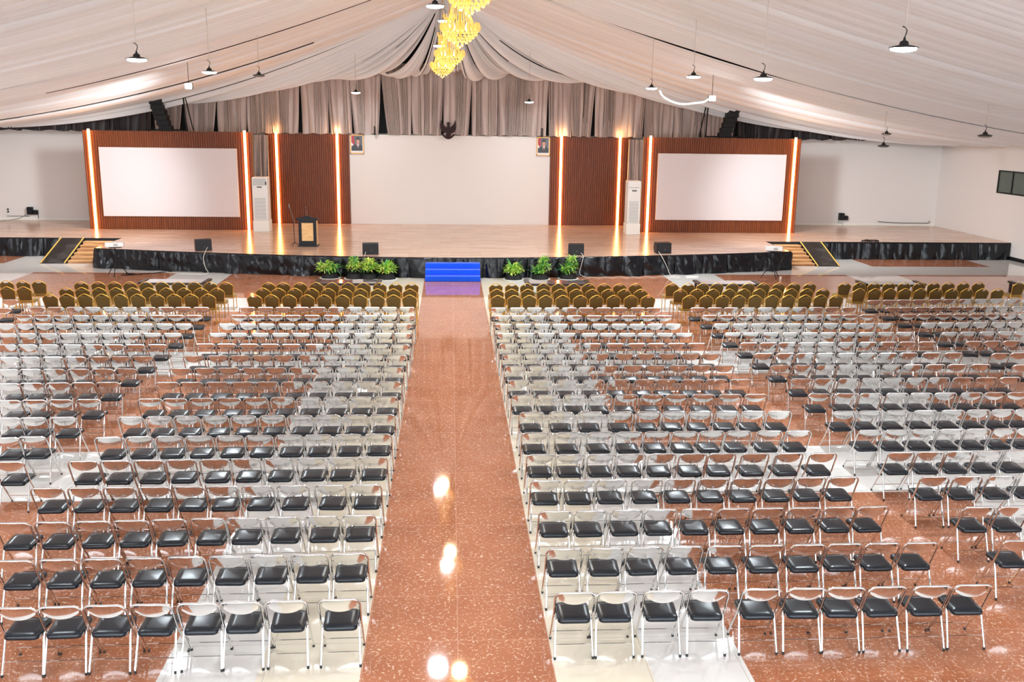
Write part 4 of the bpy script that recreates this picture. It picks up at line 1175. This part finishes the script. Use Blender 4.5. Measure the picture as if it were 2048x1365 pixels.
# ---- seat positions in metres (x across the hall, y from the balcony towards the stage), nearest-to-stage row first
FOLD = {
 'B': [
  [(-5.63,26.6),(-5.13,26.6),(-4.65,26.6),(-4.15,26.61),(-3.69,26.61),(-3.18,26.61),(-2.68,26.61),(-2.19,26.62),(-1.71,26.62),(-1.22,26.62)],
  [(-5.62,25.48),(-5.16,25.48),(-4.67,25.49),(-4.2,25.49),(-3.7,25.49),(-3.18,25.49),(-2.66,25.49),(-2.16,25.49),(-1.66,25.49),(-1.17,25.49)],
  [(-5.69,24.39),(-5.17,24.39),(-4.7,24.39),(-4.19,24.39),(-3.7,24.39),(-3.19,24.39),(-2.69,24.39),(-2.18,24.39),(-1.67,24.39),(-1.2,24.39)],
  [(-5.66,23.28),(-5.16,23.27),(-4.65,23.27),(-4.15,23.27),(-3.66,23.27),(-3.16,23.27),(-2.69,23.26),(-2.16,23.26),(-1.65,23.26),(-1.18,23.26)],
  [(-5.69,22.15),(-5.21,22.14),(-4.69,22.12),(-4.2,22.11),(-3.71,22.09),(-3.17,22.08),(-2.68,22.06),(-2.18,22.05),(-1.68,22.03),(-1.17,22.02)],
  [(-5.66,20.99),(-5.14,20.99),(-4.66,20.99),(-4.17,20.99),(-3.7,20.99),(-3.17,20.99),(-2.69,20.99),(-2.22,20.99),(-1.72,20.99),(-1.2,20.99)],
  [(-5.65,19.89),(-5.15,19.9),(-4.66,19.9),(-4.17,19.9),(-3.69,19.91),(-3.19,19.91),(-2.72,19.91),(-2.21,19.92),(-1.72,19.92),(-1.23,19.92)],
  [(-5.61,18.79),(-5.15,18.79),(-4.64,18.79),(-4.15,18.78),(-3.66,18.78),(-3.16,18.78),(-2.67,18.77),(-2.17,18.77),(-1.7,18.77),(-1.21,18.76)],
  [(-5.61,17.64),(-5.15,17.64),(-4.67,17.65),(-4.16,17.65),(-3.67,17.66),(-3.17,17.67),(-2.68,17.67),(-2.18,17.68),(-1.71,17.69),(-1.23,17.69)],
  [(-5.61,16.52),(-5.12,16.52),(-4.65,16.53),(-4.15,16.53),(-3.66,16.53),(-3.16,16.54),(-2.67,16.54),(-2.18,16.54),(-1.7,16.54),(-1.22,16.55)],
  [(-5.61,15.4),(-5.12,15.41),(-4.64,15.42),(-4.16,15.42),(-3.66,15.43),(-3.18,15.43),(-2.69,15.44),(-2.21,15.44),(-1.71,15.45),(-1.22,15.46)],
  [(-5.61,14.27),(-5.13,14.27),(-4.63,14.28),(-4.15,14.29),(-3.64,14.29),(-3.17,14.3),(-2.68,14.31),(-2.17,14.32),(-1.71,14.32),(-1.22,14.33)],
  [(-5.71,13.17),(-5.2,13.17),(-4.71,13.17),(-4.22,13.17),(-3.74,13.17),(-3.27,13.17),(-2.77,13.17),(-2.27,13.17),(-1.74,13.17),(-1.23,13.17)],
  [(-5.66,11.96),(-5.17,11.97),(-4.66,11.98),(-4.18,11.99),(-3.7,12.01),(-3.2,12.02),(-2.74,12.03),(-2.23,12.05),(-1.71,12.06),(-1.23,12.07)],
  [(-5.17,10.85),(-4.67,10.86),(-4.16,10.86),(-3.67,10.87),(-3.18,10.88),(-2.69,10.88),(-2.21,10.89),(-1.71,10.9),(-1.24,10.91)],
  [(-4.66,9.7),(-4.21,9.71),(-3.74,9.72),(-3.25,9.72),(-2.75,9.73),(-2.3,9.74),(-1.81,9.75),(-1.23,9.76)],
 ],
 'C': [
  [(1.35,26.56),(1.88,26.56),(2.36,26.57),(2.86,26.57),(3.36,26.57),(3.83,26.57),(4.34,26.58),(4.8,26.58),(5.32,26.58),(5.78,26.58)],
  [(1.4,25.46),(1.85,25.47),(2.35,25.47),(2.88,25.47),(3.35,25.47),(3.9,25.47),(4.38,25.47),(4.86,25.47),(5.38,25.47),(5.84,25.47)],
  [(1.37,24.36),(1.89,24.36),(2.38,24.36),(2.85,24.36),(3.38,24.36),(3.9,24.36),(4.4,24.36),(4.88,24.35),(5.35,24.35),(5.83,24.35)],
  [(1.36,23.25),(1.87,23.25),(2.38,23.25),(2.9,23.25),(3.47,23.24),(3.93,23.24),(4.41,23.24),(4.88,23.24),(5.37,23.24),(5.86,23.24)],
  [(1.37,22.11),(1.89,22.11),(2.36,22.11),(2.87,22.11),(3.37,22.12),(3.92,22.12),(4.44,22.12),(4.91,22.12),(5.4,22.13),(5.89,22.13)],
  [(1.39,21.06),(1.89,21.06),(2.39,21.06),(2.91,21.07),(3.4,21.07),(3.96,21.07),(4.45,21.07),(4.96,21.07),(5.49,21.07),(5.96,21.07)],
  [(1.38,19.98),(1.89,19.98),(2.39,19.99),(2.91,19.99),(3.42,19.99),(3.95,20.0),(4.45,20.0),(4.96,20.01),(5.47,20.01),(5.96,20.01)],
  [(1.39,18.84),(1.88,18.84),(2.38,18.84),(2.92,18.84),(3.44,18.85),(3.99,18.85),(4.44,18.85),(4.98,18.85),(5.48,18.85),(5.98,18.85)],
  [(1.4,17.75),(1.88,17.75),(2.4,17.75),(2.9,17.75),(3.41,17.74),(3.91,17.74),(4.39,17.74),(4.92,17.74),(5.45,17.74),(5.96,17.74)],
  [(1.47,16.64),(2.01,16.64),(2.54,16.64),(3.1,16.63),(3.62,16.63),(4.09,16.63),(4.57,16.62),(5.07,16.62),(5.56,16.62),(6.05,16.61)],
  [(1.43,15.47),(2.0,15.47),(2.55,15.47),(3.05,15.47),(3.53,15.47),(4.01,15.47),(4.48,15.48),(4.95,15.48),(5.49,15.48),(6.0,15.48)],
  [(1.43,14.38),(1.9,14.37),(2.4,14.37),(2.88,14.36),(3.37,14.36),(3.87,14.35),(4.34,14.35),(4.88,14.34),(5.44,14.34),(5.99,14.33)],
  [(1.4,13.25),(1.9,13.25),(2.38,13.26),(2.91,13.26),(3.41,13.26),(3.91,13.26),(4.41,13.26),(4.92,13.26),(5.4,13.27),(5.9,13.27)],
  [(1.42,12.12),(1.9,12.12),(2.4,12.13),(2.87,12.13),(3.38,12.13),(3.89,12.13),(4.38,12.13),(4.88,12.13),(5.39,12.14),(5.86,12.14)],
  [(1.41,10.95),(1.93,10.95),(2.42,10.96),(2.93,10.96),(3.44,10.96),(3.97,10.96),(4.5,10.96),(4.98,10.97),(5.47,10.97),(5.97,10.97)],
  [(1.4,9.82),(1.87,9.82),(2.41,9.82),(2.93,9.82),(3.54,9.82),(4.06,9.82),(4.52,9.82),(5.01,9.82),(5.54,9.82),(6.03,9.83)],
 ],
 'A': [
  [(-11.3,26.57),(-10.79,26.57),(-10.29,26.58),(-9.81,26.58),(-9.33,26.58),(-8.82,26.58),(-8.33,26.59),(-7.84,26.59),(-7.37,26.59),(-6.88,26.59)],
  [(-11.19,25.47),(-10.7,25.47),(-10.22,25.47),(-9.72,25.47),(-9.23,25.47),(-8.74,25.48),(-8.25,25.48),(-7.75,25.48),(-7.27,25.48),(-6.79,25.48)],
  [(-11.18,24.39),(-10.71,24.39),(-10.23,24.39),(-9.76,24.39),(-9.25,24.39),(-8.75,24.39),(-8.24,24.39),(-7.75,24.39),(-7.26,24.39),(-6.78,24.39)],
  [(-10.63,23.26),(-10.18,23.27),(-9.68,23.27),(-9.2,23.27),(-8.71,23.27),(-8.22,23.27),(-7.72,23.28),(-7.23,23.28),(-6.75,23.28)],
  [(-10.14,22.08),(-9.68,22.08),(-9.2,22.08),(-8.67,22.08),(-8.21,22.08),(-7.74,22.08),(-7.26,22.08),(-6.76,22.08)],
  [(-9.58,20.89),(-9.13,20.9),(-8.65,20.91),(-8.18,20.92),(-7.68,20.93),(-7.23,20.94),(-6.75,20.95)],
  [(-9.14,19.85),(-8.69,19.86),(-8.22,19.86),(-7.73,19.86),(-7.23,19.86),(-6.76,19.87)],
  [(-8.66,18.76),(-8.23,18.78),(-7.73,18.79),(-7.25,18.8),(-6.77,18.81)],
  [(-8.14,17.58),(-7.7,17.6),(-7.22,17.61),(-6.72,17.62)],
  [(-7.69,16.51),(-7.27,16.51),(-6.76,16.52)],
  [(-7.26,15.42),(-6.85,15.46)],
  [(-6.71,14.27)],
 ],
 'D': [
  [(7.05,26.59),(7.55,26.6),(8.03,26.61),(8.53,26.62),(9.04,26.63),(9.55,26.64),(10.05,26.66),(10.54,26.67),(11.02,26.68),(11.53,26.69)],
  [(7.11,25.51),(7.6,25.52),(8.11,25.53),(8.63,25.54),(9.13,25.55),(9.63,25.56),(10.11,25.57),(10.61,25.57),(11.11,25.58),(11.59,25.59)],
  [(7.13,24.39),(7.63,24.39),(8.12,24.4),(8.6,24.41),(9.09,24.41),(9.58,24.42),(10.1,24.43),(10.62,24.43),(11.1,24.44),(11.58,24.45)],
  [(7.11,23.29),(7.58,23.29),(8.1,23.3),(8.59,23.3),(9.1,23.31),(9.58,23.31),(10.09,23.32),(10.59,23.32),(11.1,23.33),(11.59,23.33)],
  [(7.18,22.18),(7.66,22.18),(8.14,22.19),(8.63,22.2),(9.11,22.21),(9.63,22.22),(10.16,22.23),(10.66,22.24),(11.15,22.25),(11.66,22.26)],
  [(7.2,21.11),(7.72,21.11),(8.19,21.11),(8.66,21.11),(9.16,21.11),(9.68,21.11),(10.15,21.11),(10.64,21.12),(11.2,21.12),(11.72,21.12)],
  [(7.23,20.0),(7.74,20.0),(8.26,20.01),(8.74,20.01),(9.24,20.01),(9.75,20.02),(10.23,20.02),(10.74,20.03),(11.24,20.03),(11.78,20.04)],
  [(7.28,18.87),(7.79,18.88),(8.3,18.88),(8.8,18.89),(9.28,18.9),(9.78,18.9),(10.26,18.91),(10.78,18.92),(11.29,18.92),(11.81,18.93)],
  [(7.23,17.75),(7.79,17.76),(8.28,17.76),(8.82,17.77),(9.31,17.77),(9.81,17.78),(10.35,17.78),(10.83,17.79),(11.31,17.79)],
  [(7.27,16.59),(7.76,16.6),(8.28,16.61),(8.82,16.61),(9.35,16.62),(9.85,16.63),(10.33,16.64),(10.8,16.65)],
  [(7.28,15.48),(7.76,15.48),(8.24,15.49),(8.74,15.5),(9.23,15.51),(9.72,15.51),(10.18,15.52)],
  [(7.29,14.34),(7.79,14.35),(8.29,14.36),(8.79,14.36),(9.29,14.37)],
  [(7.3,13.25),(7.82,13.25),(8.37,13.26),(8.88,13.27)],
  [(7.35,12.08),(7.86,12.08)],
  [(7.28,10.99)],
 ],
 'E': [
  [(12.76,27.8),(13.25,27.83),(13.72,27.87),(14.22,27.9),(14.74,27.93),(15.22,27.96),(15.73,27.99),(16.24,28.02),(16.75,28.06),(17.31,28.09)],
  [(12.81,26.66),(13.23,26.68),(13.71,26.7),(14.2,26.72),(14.72,26.74),(15.2,26.76),(15.75,26.79),(16.2,26.81),(16.71,26.83)],
  [(12.81,25.67),(13.29,25.68),(13.83,25.69),(14.32,25.7),(14.81,25.71),(15.31,25.72),(15.81,25.74),(16.26,25.75)],
  [(12.84,24.51),(13.31,24.53),(13.8,24.55),(14.3,24.57),(14.83,24.59),(15.31,24.61)],
  [(12.78,23.33),(13.28,23.36),(13.83,23.39),(14.33,23.42),(14.77,23.44)],
  [(12.87,22.3),(13.36,22.33),(13.85,22.35)],
  [(12.83,21.06),(13.31,21.1)],
  [(12.71,19.98)],
 ],
 'Z': [
  [(-12.47,27.68)],
  [(-12.13,26.42)],
 ],
}
BANQ = {
 'A': [
  [(-11.48,30.32),(-10.96,30.32),(-10.47,30.32),(-9.99,30.31),(-9.5,30.31),(-9.01,30.31),(-8.5,30.31),(-8.01,30.3),(-7.52,30.3),(-7.04,30.3)],
  [(-11.52,29.23),(-11.05,29.22),(-10.55,29.22),(-10.05,29.22),(-9.55,29.21),(-9.08,29.21),(-8.56,29.21),(-8.04,29.2),(-7.54,29.2),(-7.06,29.2)],
  [(-11.56,28.12),(-11.09,28.13),(-10.58,28.13),(-10.09,28.14),(-9.58,28.14),(-9.09,28.15),(-8.55,28.16),(-8.05,28.16),(-7.57,28.17),(-7.08,28.17)],
 ],
 'B': [
  [(-5.72,30.27),(-5.26,30.26),(-4.73,30.26),(-4.23,30.25),(-3.73,30.24),(-3.23,30.23),(-2.74,30.22),(-2.24,30.22),(-1.74,30.21),(-1.23,30.2)],
  [(-5.69,29.22),(-5.23,29.2),(-4.73,29.19),(-4.22,29.18),(-3.72,29.16),(-3.21,29.15),(-2.74,29.14),(-2.22,29.12),(-1.74,29.11),(-1.24,29.1)],
  [(-5.73,28.1),(-5.24,28.1),(-4.73,28.09),(-4.21,28.09),(-3.71,28.09),(-3.18,28.08),(-2.67,28.08),(-2.16,28.08),(-1.68,28.07),(-1.21,28.07)],
 ],
 'C': [
  [(1.44,30.15),(1.95,30.15),(2.43,30.16),(2.96,30.17),(3.44,30.18),(3.94,30.19),(4.42,30.19),(4.92,30.2),(5.43,30.21),(5.95,30.22)],
  [(1.42,29.09),(1.88,29.09),(2.38,29.1),(2.87,29.1),(3.38,29.11),(3.88,29.12),(4.38,29.12),(4.88,29.13),(5.38,29.14),(5.9,29.14)],
  [(1.4,28.01),(1.89,28.02),(2.34,28.03),(2.83,28.04),(3.34,28.05),(3.87,28.06),(4.36,28.07),(4.88,28.08),(5.41,28.09),(5.92,28.1)],
 ],
 'D': [
  [(7.15,30.28),(7.68,30.3),(8.17,30.32),(8.64,30.34),(9.16,30.36),(9.69,30.38),(10.2,30.4),(10.72,30.42),(11.24,30.44),(11.77,30.45)],
  [(7.16,29.16),(7.69,29.18),(8.2,29.2),(8.72,29.22),(9.2,29.25),(9.7,29.27),(10.22,29.29),(10.74,29.31),(11.25,29.33),(11.79,29.36)],
  [(7.19,28.11),(7.71,28.12),(8.22,28.14),(8.72,28.15),(9.23,28.17),(9.76,28.18),(10.27,28.2),(10.79,28.21),(11.28,28.23),(11.78,28.24)],
 ],
 'E': [
  [(12.97,30.52),(13.48,30.54),(13.98,30.56),(14.5,30.58),(15.02,30.6),(15.56,30.62),(16.06,30.64),(16.57,30.66),(17.1,30.68),(17.63,30.7)],
  [(12.98,29.37),(13.49,29.38),(13.99,29.38),(14.48,29.39),(14.99,29.4),(15.52,29.4),(16.04,29.41),(16.54,29.42),(17.05,29.42),(17.57,29.43)],
 ],
 'F': [
  [(18.98,30.62)],
 ],
 'Z': [
  [(-13.8,30.47),(-13.31,30.48),(-12.83,30.49)],
  [(-13.28,29.33),(-12.8,29.34)],
 ],
}

# ------------------------------------------------------------------ folding chairs
# origin: on the floor under the top of the back; the chair looks towards +y (the stage)
def arc_pts(cx, cy, r, a0, a1, n):
    return [(cx + r * math.cos(a0 + (a1 - a0) * i / n), cy + r * math.sin(a0 + (a1 - a0) * i / n)) for i in range(n + 1)]
def rrect(hw, y0, y1, r, n=4, taper=0.0):
    """rounded rectangle outline in x, y"""
    cy = (y0 + y1) / 2; pts = []
    for (sx, yy, a) in ((1, y1, 0), (-1, y1, 1), (-1, y0, 2), (1, y0, 3)):
        hwx = hw - (taper if yy == y0 else 0)
        cx = sx * (hwx - r); cyy = yy - r if yy == y1 else yy + r
        for i in range(n + 1):
            t = (a + i / n) * PI / 2
            pts.append((cx + r * math.cos(t), cyy + r * math.sin(t)))
    return pts
def fold_seat(n=4):
    mb = MB()
    rings = [(0.97, 0.425, 0.170 * 0 + 0.0), (1.0, 0.432, 0), (1.0, 0.452, 0), (0.985, 0.470, 0), (0.90, 0.483, 0), (0.55, 0.490, 0)]
    vs = []; base = rrect(0.197, 0.035, 0.425, 0.055, n, 0.012); k = len(base)
    for sc_, z, _ in rings:
        for x, y in base: vs.append((x * sc_, 0.23 + (y - 0.23) * sc_, z + (y - 0.23) * 0.03))
    fs = [(i * k + j, i * k + (j + 1) % k, (i + 1) * k + (j + 1) % k, (i + 1) * k + j) for i in range(len(rings) - 1) for j in range(k)]
    fs.append(tuple(range(k))[::-1]); fs.append(tuple((len(rings) - 1) * k + j for j in range(k)))
    mb.add(vs, fs); return mb
HWD = 0.222
def fold_back_frame(n=8, c=5):
    def y_of(z): return 0.0 + max(0, (0.80 - z)) * 0.46
    pts = [(-HWD, y_of(0.46), 0.46), (-HWD, y_of(0.60), 0.60)]
    r = 0.075
    for i in range(c + 1):
        a = PI - (PI / 2) * i / c
        pts.append((-HWD + r + r * math.cos(a), y_of(0.745 + r * math.sin(a)) , 0.745 + r * math.sin(a)))
    pts += [(-x, y, z) for x, y, z in reversed(pts)]
    mb = MB(); mb.tube(pts, 0.0128, n); return mb
def fold_backrest(nx=12):
    mb = MB(); G = []
    rows = 5
    for j in range(rows):
        t = j / (rows - 1); row = []
        for i in range(nx + 1):
            u = -1 + 2 * i / nx
            half = 0.200 - 0.018 * (1 - t)
            x = u * half
            zb = 0.655 + 0.060 * abs(u) ** 2.4; zt = 0.812
            z = zb + (zt - zb) * t
            y = 0.03 - 0.030 * (1 - u * u) + (0.80 - z) * 0.30 + 0.012 * (1 - 4 * (t - 0.5) ** 2)
            row.append((x, y - 0.008, z))
        G.append(row)
    G = np.array(G)
    mb.grid(G)
    B = G.copy(); B[:, :, 1] += 0.010
    o = len(mb.v); a, b = B.shape[:2]
    mb.v.extend([tuple(p) for p in B.reshape(-1, 3)])
    for i in range(a - 1):
        for j in range(b - 1):
            mb.f.append((o + i * b + j, o + (i + 1) * b + j, o + (i + 1) * b + j + 1, o + i * b + j + 1)); mb.m.append(0)
    rim = [(0, j) for j in range(b)] + [(i, b - 1) for i in range(1, a)] + [(a - 1, j) for j in range(b - 2, -1, -1)] + [(i, 0) for i in range(a - 2, 0, -1)]
    for q in range(len(rim)):
        (i0, j0), (i1, j1) = rim[q], rim[(q + 1) % len(rim)]
        p, s = i0 * b + j0, i1 * b + j1
        mb.f.append((s, p, o + p, o + s)); mb.m.append(0)
    return mb
PIV = (0.158, 0.46)
def front_leg(s, n=8):
    mb = MB(); mb.tube([(s * HWD, PIV[0], PIV[1]), (s * HWD, 0.47 - 0.02, 0.03)], 0.0128, n); return mb
def rear_leg(s, n=8):
    mb = MB(); mb.tube([(s * (HWD - 0.026), 0.20, 0.455), (s * (HWD - 0.02), 0.155, 0.435), (s * (HWD - 0.006), 0.008, 0.03)], 0.0128, n); return mb
def foot(x, y, n=8):
    mb = MB(); mb.tube([(x, y, 0.0), (x, y, 0.035)], 0.0145, n); return mb
def rung(y, z, hw, n=6, r=0.007):
    mb = MB(); mb.tube([(-hw, y, z), (hw, y, z)], r, n); return mb
def link(s):
    mb = MB(); mb.tube([(s * (HWD - 0.012), 0.09, 0.60), (s * (HWD - 0.012), 0.26, 0.42)], 0.006, 4); return mb

def make_folding_chair(feet=True):
    t = empty('folding_chair')
    fold_seat().build('seat', M['vinyl'], t, angle=60)
    fold_backrest().build('backrest', M['chrome'], t, angle=50)
    fold_back_frame().build('back_frame', M['chrome'], t)
    for s in (-1, 1):
        a = front_leg(s).build('leg', M['chrome'], t)
        b = rear_leg(s).build('leg', M['chrome'], t)
        if feet:
            foot(s * HWD, 0.452).build('rubber_foot', M['rubber'], a)
            foot(s * (HWD - 0.006), 0.005).build('rubber_foot', M['rubber'], b)
    rung(0.055, 0.155, 0.205).build('stretcher', M['chrome'], t)
    rung(0.400, 0.125, HWD).build('stretcher', M['chrome'], t)
    return t

BLOCK_TXT = {'A': 'left outer block', 'B': 'left inner block', 'C': 'right inner block', 'D': 'right outer block', 'E': 'far right block', 'Z': 'far left block'}
def from_aisle(block, i, n):
    """1 for the chair of its block nearest the middle of the hall"""
    return n - i if block in 'ABZ' else i + 1
chairs = []
for bl, rows in FOLD.items():
    for ri, row in enumerate(rows):
        for i, (x, y) in enumerate(row):
            chairs.append((math.hypot(x, y), bl, ri, i, len(row), x, y))
chairs.sort()
near, far = chairs[:300], chairs[300:]
proto = make_folding_chair(True)
T_near = tree(proto)
T_mid = tree(proto, skip=('rubber_foot',))
rowmax = {bl: len(rows) for bl, rows in FOLD.items()}
def fold_label(bl, ri, i, n):
    a = ORD[from_aisle(bl, i, n)]
    r = ORD[ri + 1]
    return 'chrome folding chair, %s row behind brown chairs, %s from aisle side, %s' % (r, a, {'A': 'left outer block', 'B': 'left inner block', 'C': 'right inner block', 'D': 'right outer block', 'E': 'far right block', 'Z': 'far left block'}[bl])
first = True
for k, (d, bl, ri, i, n, x, y) in enumerate(near):
    if first: o = proto; first = False
    else: o = copy_tree(T_near if k < 150 else T_mid)
    o.location = (x, y, 0)
    o.rotation_euler = (0, 0, math.radians(rnd.gauss(0, 1.3)))
    o.scale = (1.015, 1.015, 1.015)
    tag(o, fold_label(bl, ri, i, n), 'chair', 'chrome folding chairs in the nearer rows')

# the smallest, farthest folding chairs as one object
fm = MB()
for nm, b_, mi in (('seat', fold_seat(3), 1), ('backrest', fold_backrest(8), 0), ('bf', fold_back_frame(6, 4), 0), ('fl', front_leg(-1, 6), 0), ('fr', front_leg(1, 6), 0), ('rl', rear_leg(-1, 6), 0), ('rr', rear_leg(1, 6), 0),
                   ('s1', rung(0.055, 0.155, 0.205, 5), 0), ('s2', rung(0.40, 0.125, HWD, 5), 0)):
    fm.cur = mi; fm.add(b_.v, b_.f)
V = np.array(fm.v) * 1.015; NF = len(fm.v)
allv, allf, allm = [], [], []
for k, (d, bl, ri, i, n, x, y) in enumerate(far):
    a = math.radians(rnd.gauss(0, 1.3)); c, s = math.cos(a), math.sin(a)
    W = V.copy(); W[:, 0] = V[:, 0] * c - V[:, 1] * s + x; W[:, 1] = V[:, 0] * s + V[:, 1] * c + y
    allv.append(W)
    allf.extend([tuple(q + k * NF for q in f) for f in fm.f]); allm.extend(fm.m)
big = MB(); big.v = np.concatenate(allv).tolist(); big.f = allf; big.m = allm
o = big.build('folding_chairs', [M['chrome'], M['vinyl']], angle=50)
tag(o, 'the small distant chrome folding chairs in the rows just behind the brown chairs', 'chairs', None, 'stuff')

# ------------------------------------------------------------------ banquet chairs
def make_banquet_chair():
    t = empty('banquet_chair')
    def outline(hw0, hw1, z0, zs, zp, inset=0.0):
        """half outline from the bottom to the peak (x, z)"""
        return [(hw0 - inset, z0 + inset), (hw0 + (hw1 - hw0) * 0.5 - inset, z0 + (zs - z0) * 0.45), (hw1 - inset, zs - 0.09), (hw1 + 0.003 - inset, zs - 0.03), (hw1 - 0.035 - inset, zs + 0.015), (0.11, zp - 0.045 - inset), (0.035, zp - 0.008 - inset), (0.0, zp - inset)]
    ylean = lambda z: 0.13 * (0.93 - z) / 0.48
    H = outline(0.178, 0.212, 0.47, 0.815, 0.925)
    full = H + [(-x, z) for x, z in reversed(H[:-1])]
    mb = MB(); mb.tube([(x, ylean(z), z) for x, z in full], 0.0125, 6)
    mb.tube([(-0.178, ylean(0.475), 0.475), (0.178, ylean(0.475), 0.475)], 0.011, 6)
    mb.build('back_frame', M['gold'], t)
    # upholstered panel with a hand opening below the peak
    I = [(x - 0.008 if x > 0.02 else x, z) for x, z in outline(0.178, 0.212, 0.48, 0.815, 0.925)[:5]] + [(0.100, 0.872), (0.062, 0.842), (0.0, 0.832)]
    P = I + [(-x, z) for x, z in reversed(I[:-1])]
    mb = MB(); n = len(P)
    cz = 0.66
    vs = []
    for off, sc_ in ((-0.016, 0.90), (-0.010, 1.0), (0.018, 1.0), (0.03, 0.88)):
        vs += [(x * sc_, ylean(cz + (z - cz) * sc_) + off, cz + (z - cz) * sc_) for x, z in P]
    fs = [(a * n + i, a * n + (i + 1) % n, (a + 1) * n + (i + 1) % n, (a + 1) * n + i) for a in range(3) for i in range(n)]
    fs += [tuple(range(n))[::-1], tuple(3 * n + i for i in range(n))]
    mb.add(vs, fs)
    mb.build('backrest', M['olive'], t, angle=60)
    # seat cushion
    mb = MB(); base = rrect(0.215, 0.13, 0.56, 0.05, 3, 0.02); k = len(base); vs = []
    rings = [(0.97, 0.405), (1.0, 0.415), (1.0, 0.455), (0.95, 0.478), (0.6, 0.488)]
    for sc_, z in rings:
        for x, y in base: vs.append((x * sc_, 0.345 + (y - 0.345) * sc_, z))
    fs = [(i * k + j, i * k + (j + 1) % k, (i + 1) * k + (j + 1) % k, (i + 1) * k + j) for i in range(len(rings) - 1) for j in range(k)]
    fs.append(tuple(range(k))[::-1]); fs.append(tuple((len(rings) - 1) * k + j for j in range(k)))
    mb.add(vs, fs); mb.build('seat', M['gold_seat'], t, angle=60)
    for s in (-1, 1):
        mb = MB(); mb.tube([(s * 0.178, ylean(0.48), 0.48), (s * 0.19, 0.115, 0.36), (s * 0.20, 0.05, 0.0)], 0.0125, 6); mb.build('leg', M['gold'], t)
        mb = MB(); mb.tube([(s * 0.195, 0.52, 0.41), (s * 0.20, 0.54, 0.0)], 0.0125, 6); mb.build('leg', M['gold'], t)
    mb = MB(); mb.tube([(-0.195, 0.11, 0.385), (0.195, 0.11, 0.385)], 0.010, 6); mb.tube([(-0.195, 0.11, 0.385), (-0.195, 0.52, 0.39)], 0.010, 6); mb.tube([(0.195, 0.11, 0.385), (0.195, 0.52, 0.39)], 0.010, 6)
    mb.build('seat_frame', M['gold'], t)
    return t
bp = make_banquet_chair()
TB = tree(bp)
first = True
RN = ['front', 'middle', 'rear']
for bl, rows in BANQ.items():
    for ri, row in enumerate(rows):
        for i, (x, y) in enumerate(row):
            if first: o = bp; first = False
            else: o = copy_tree(TB)
            o.location = (x, y, 0)
            o.rotation_euler = (0, 0, math.radians(rnd.gauss(0, 1.6)))
            a = ORD[from_aisle('Z' if bl == 'Z' else bl, i, len(row))]
            where = dict(BLOCK_TXT, F='block at right picture edge')[bl]
            tag(o, 'gold-framed brown banquet chair in the %s brown row, %s in %s' % (RN[ri], a, where), 'chair', 'brown banquet chairs in the first rows')
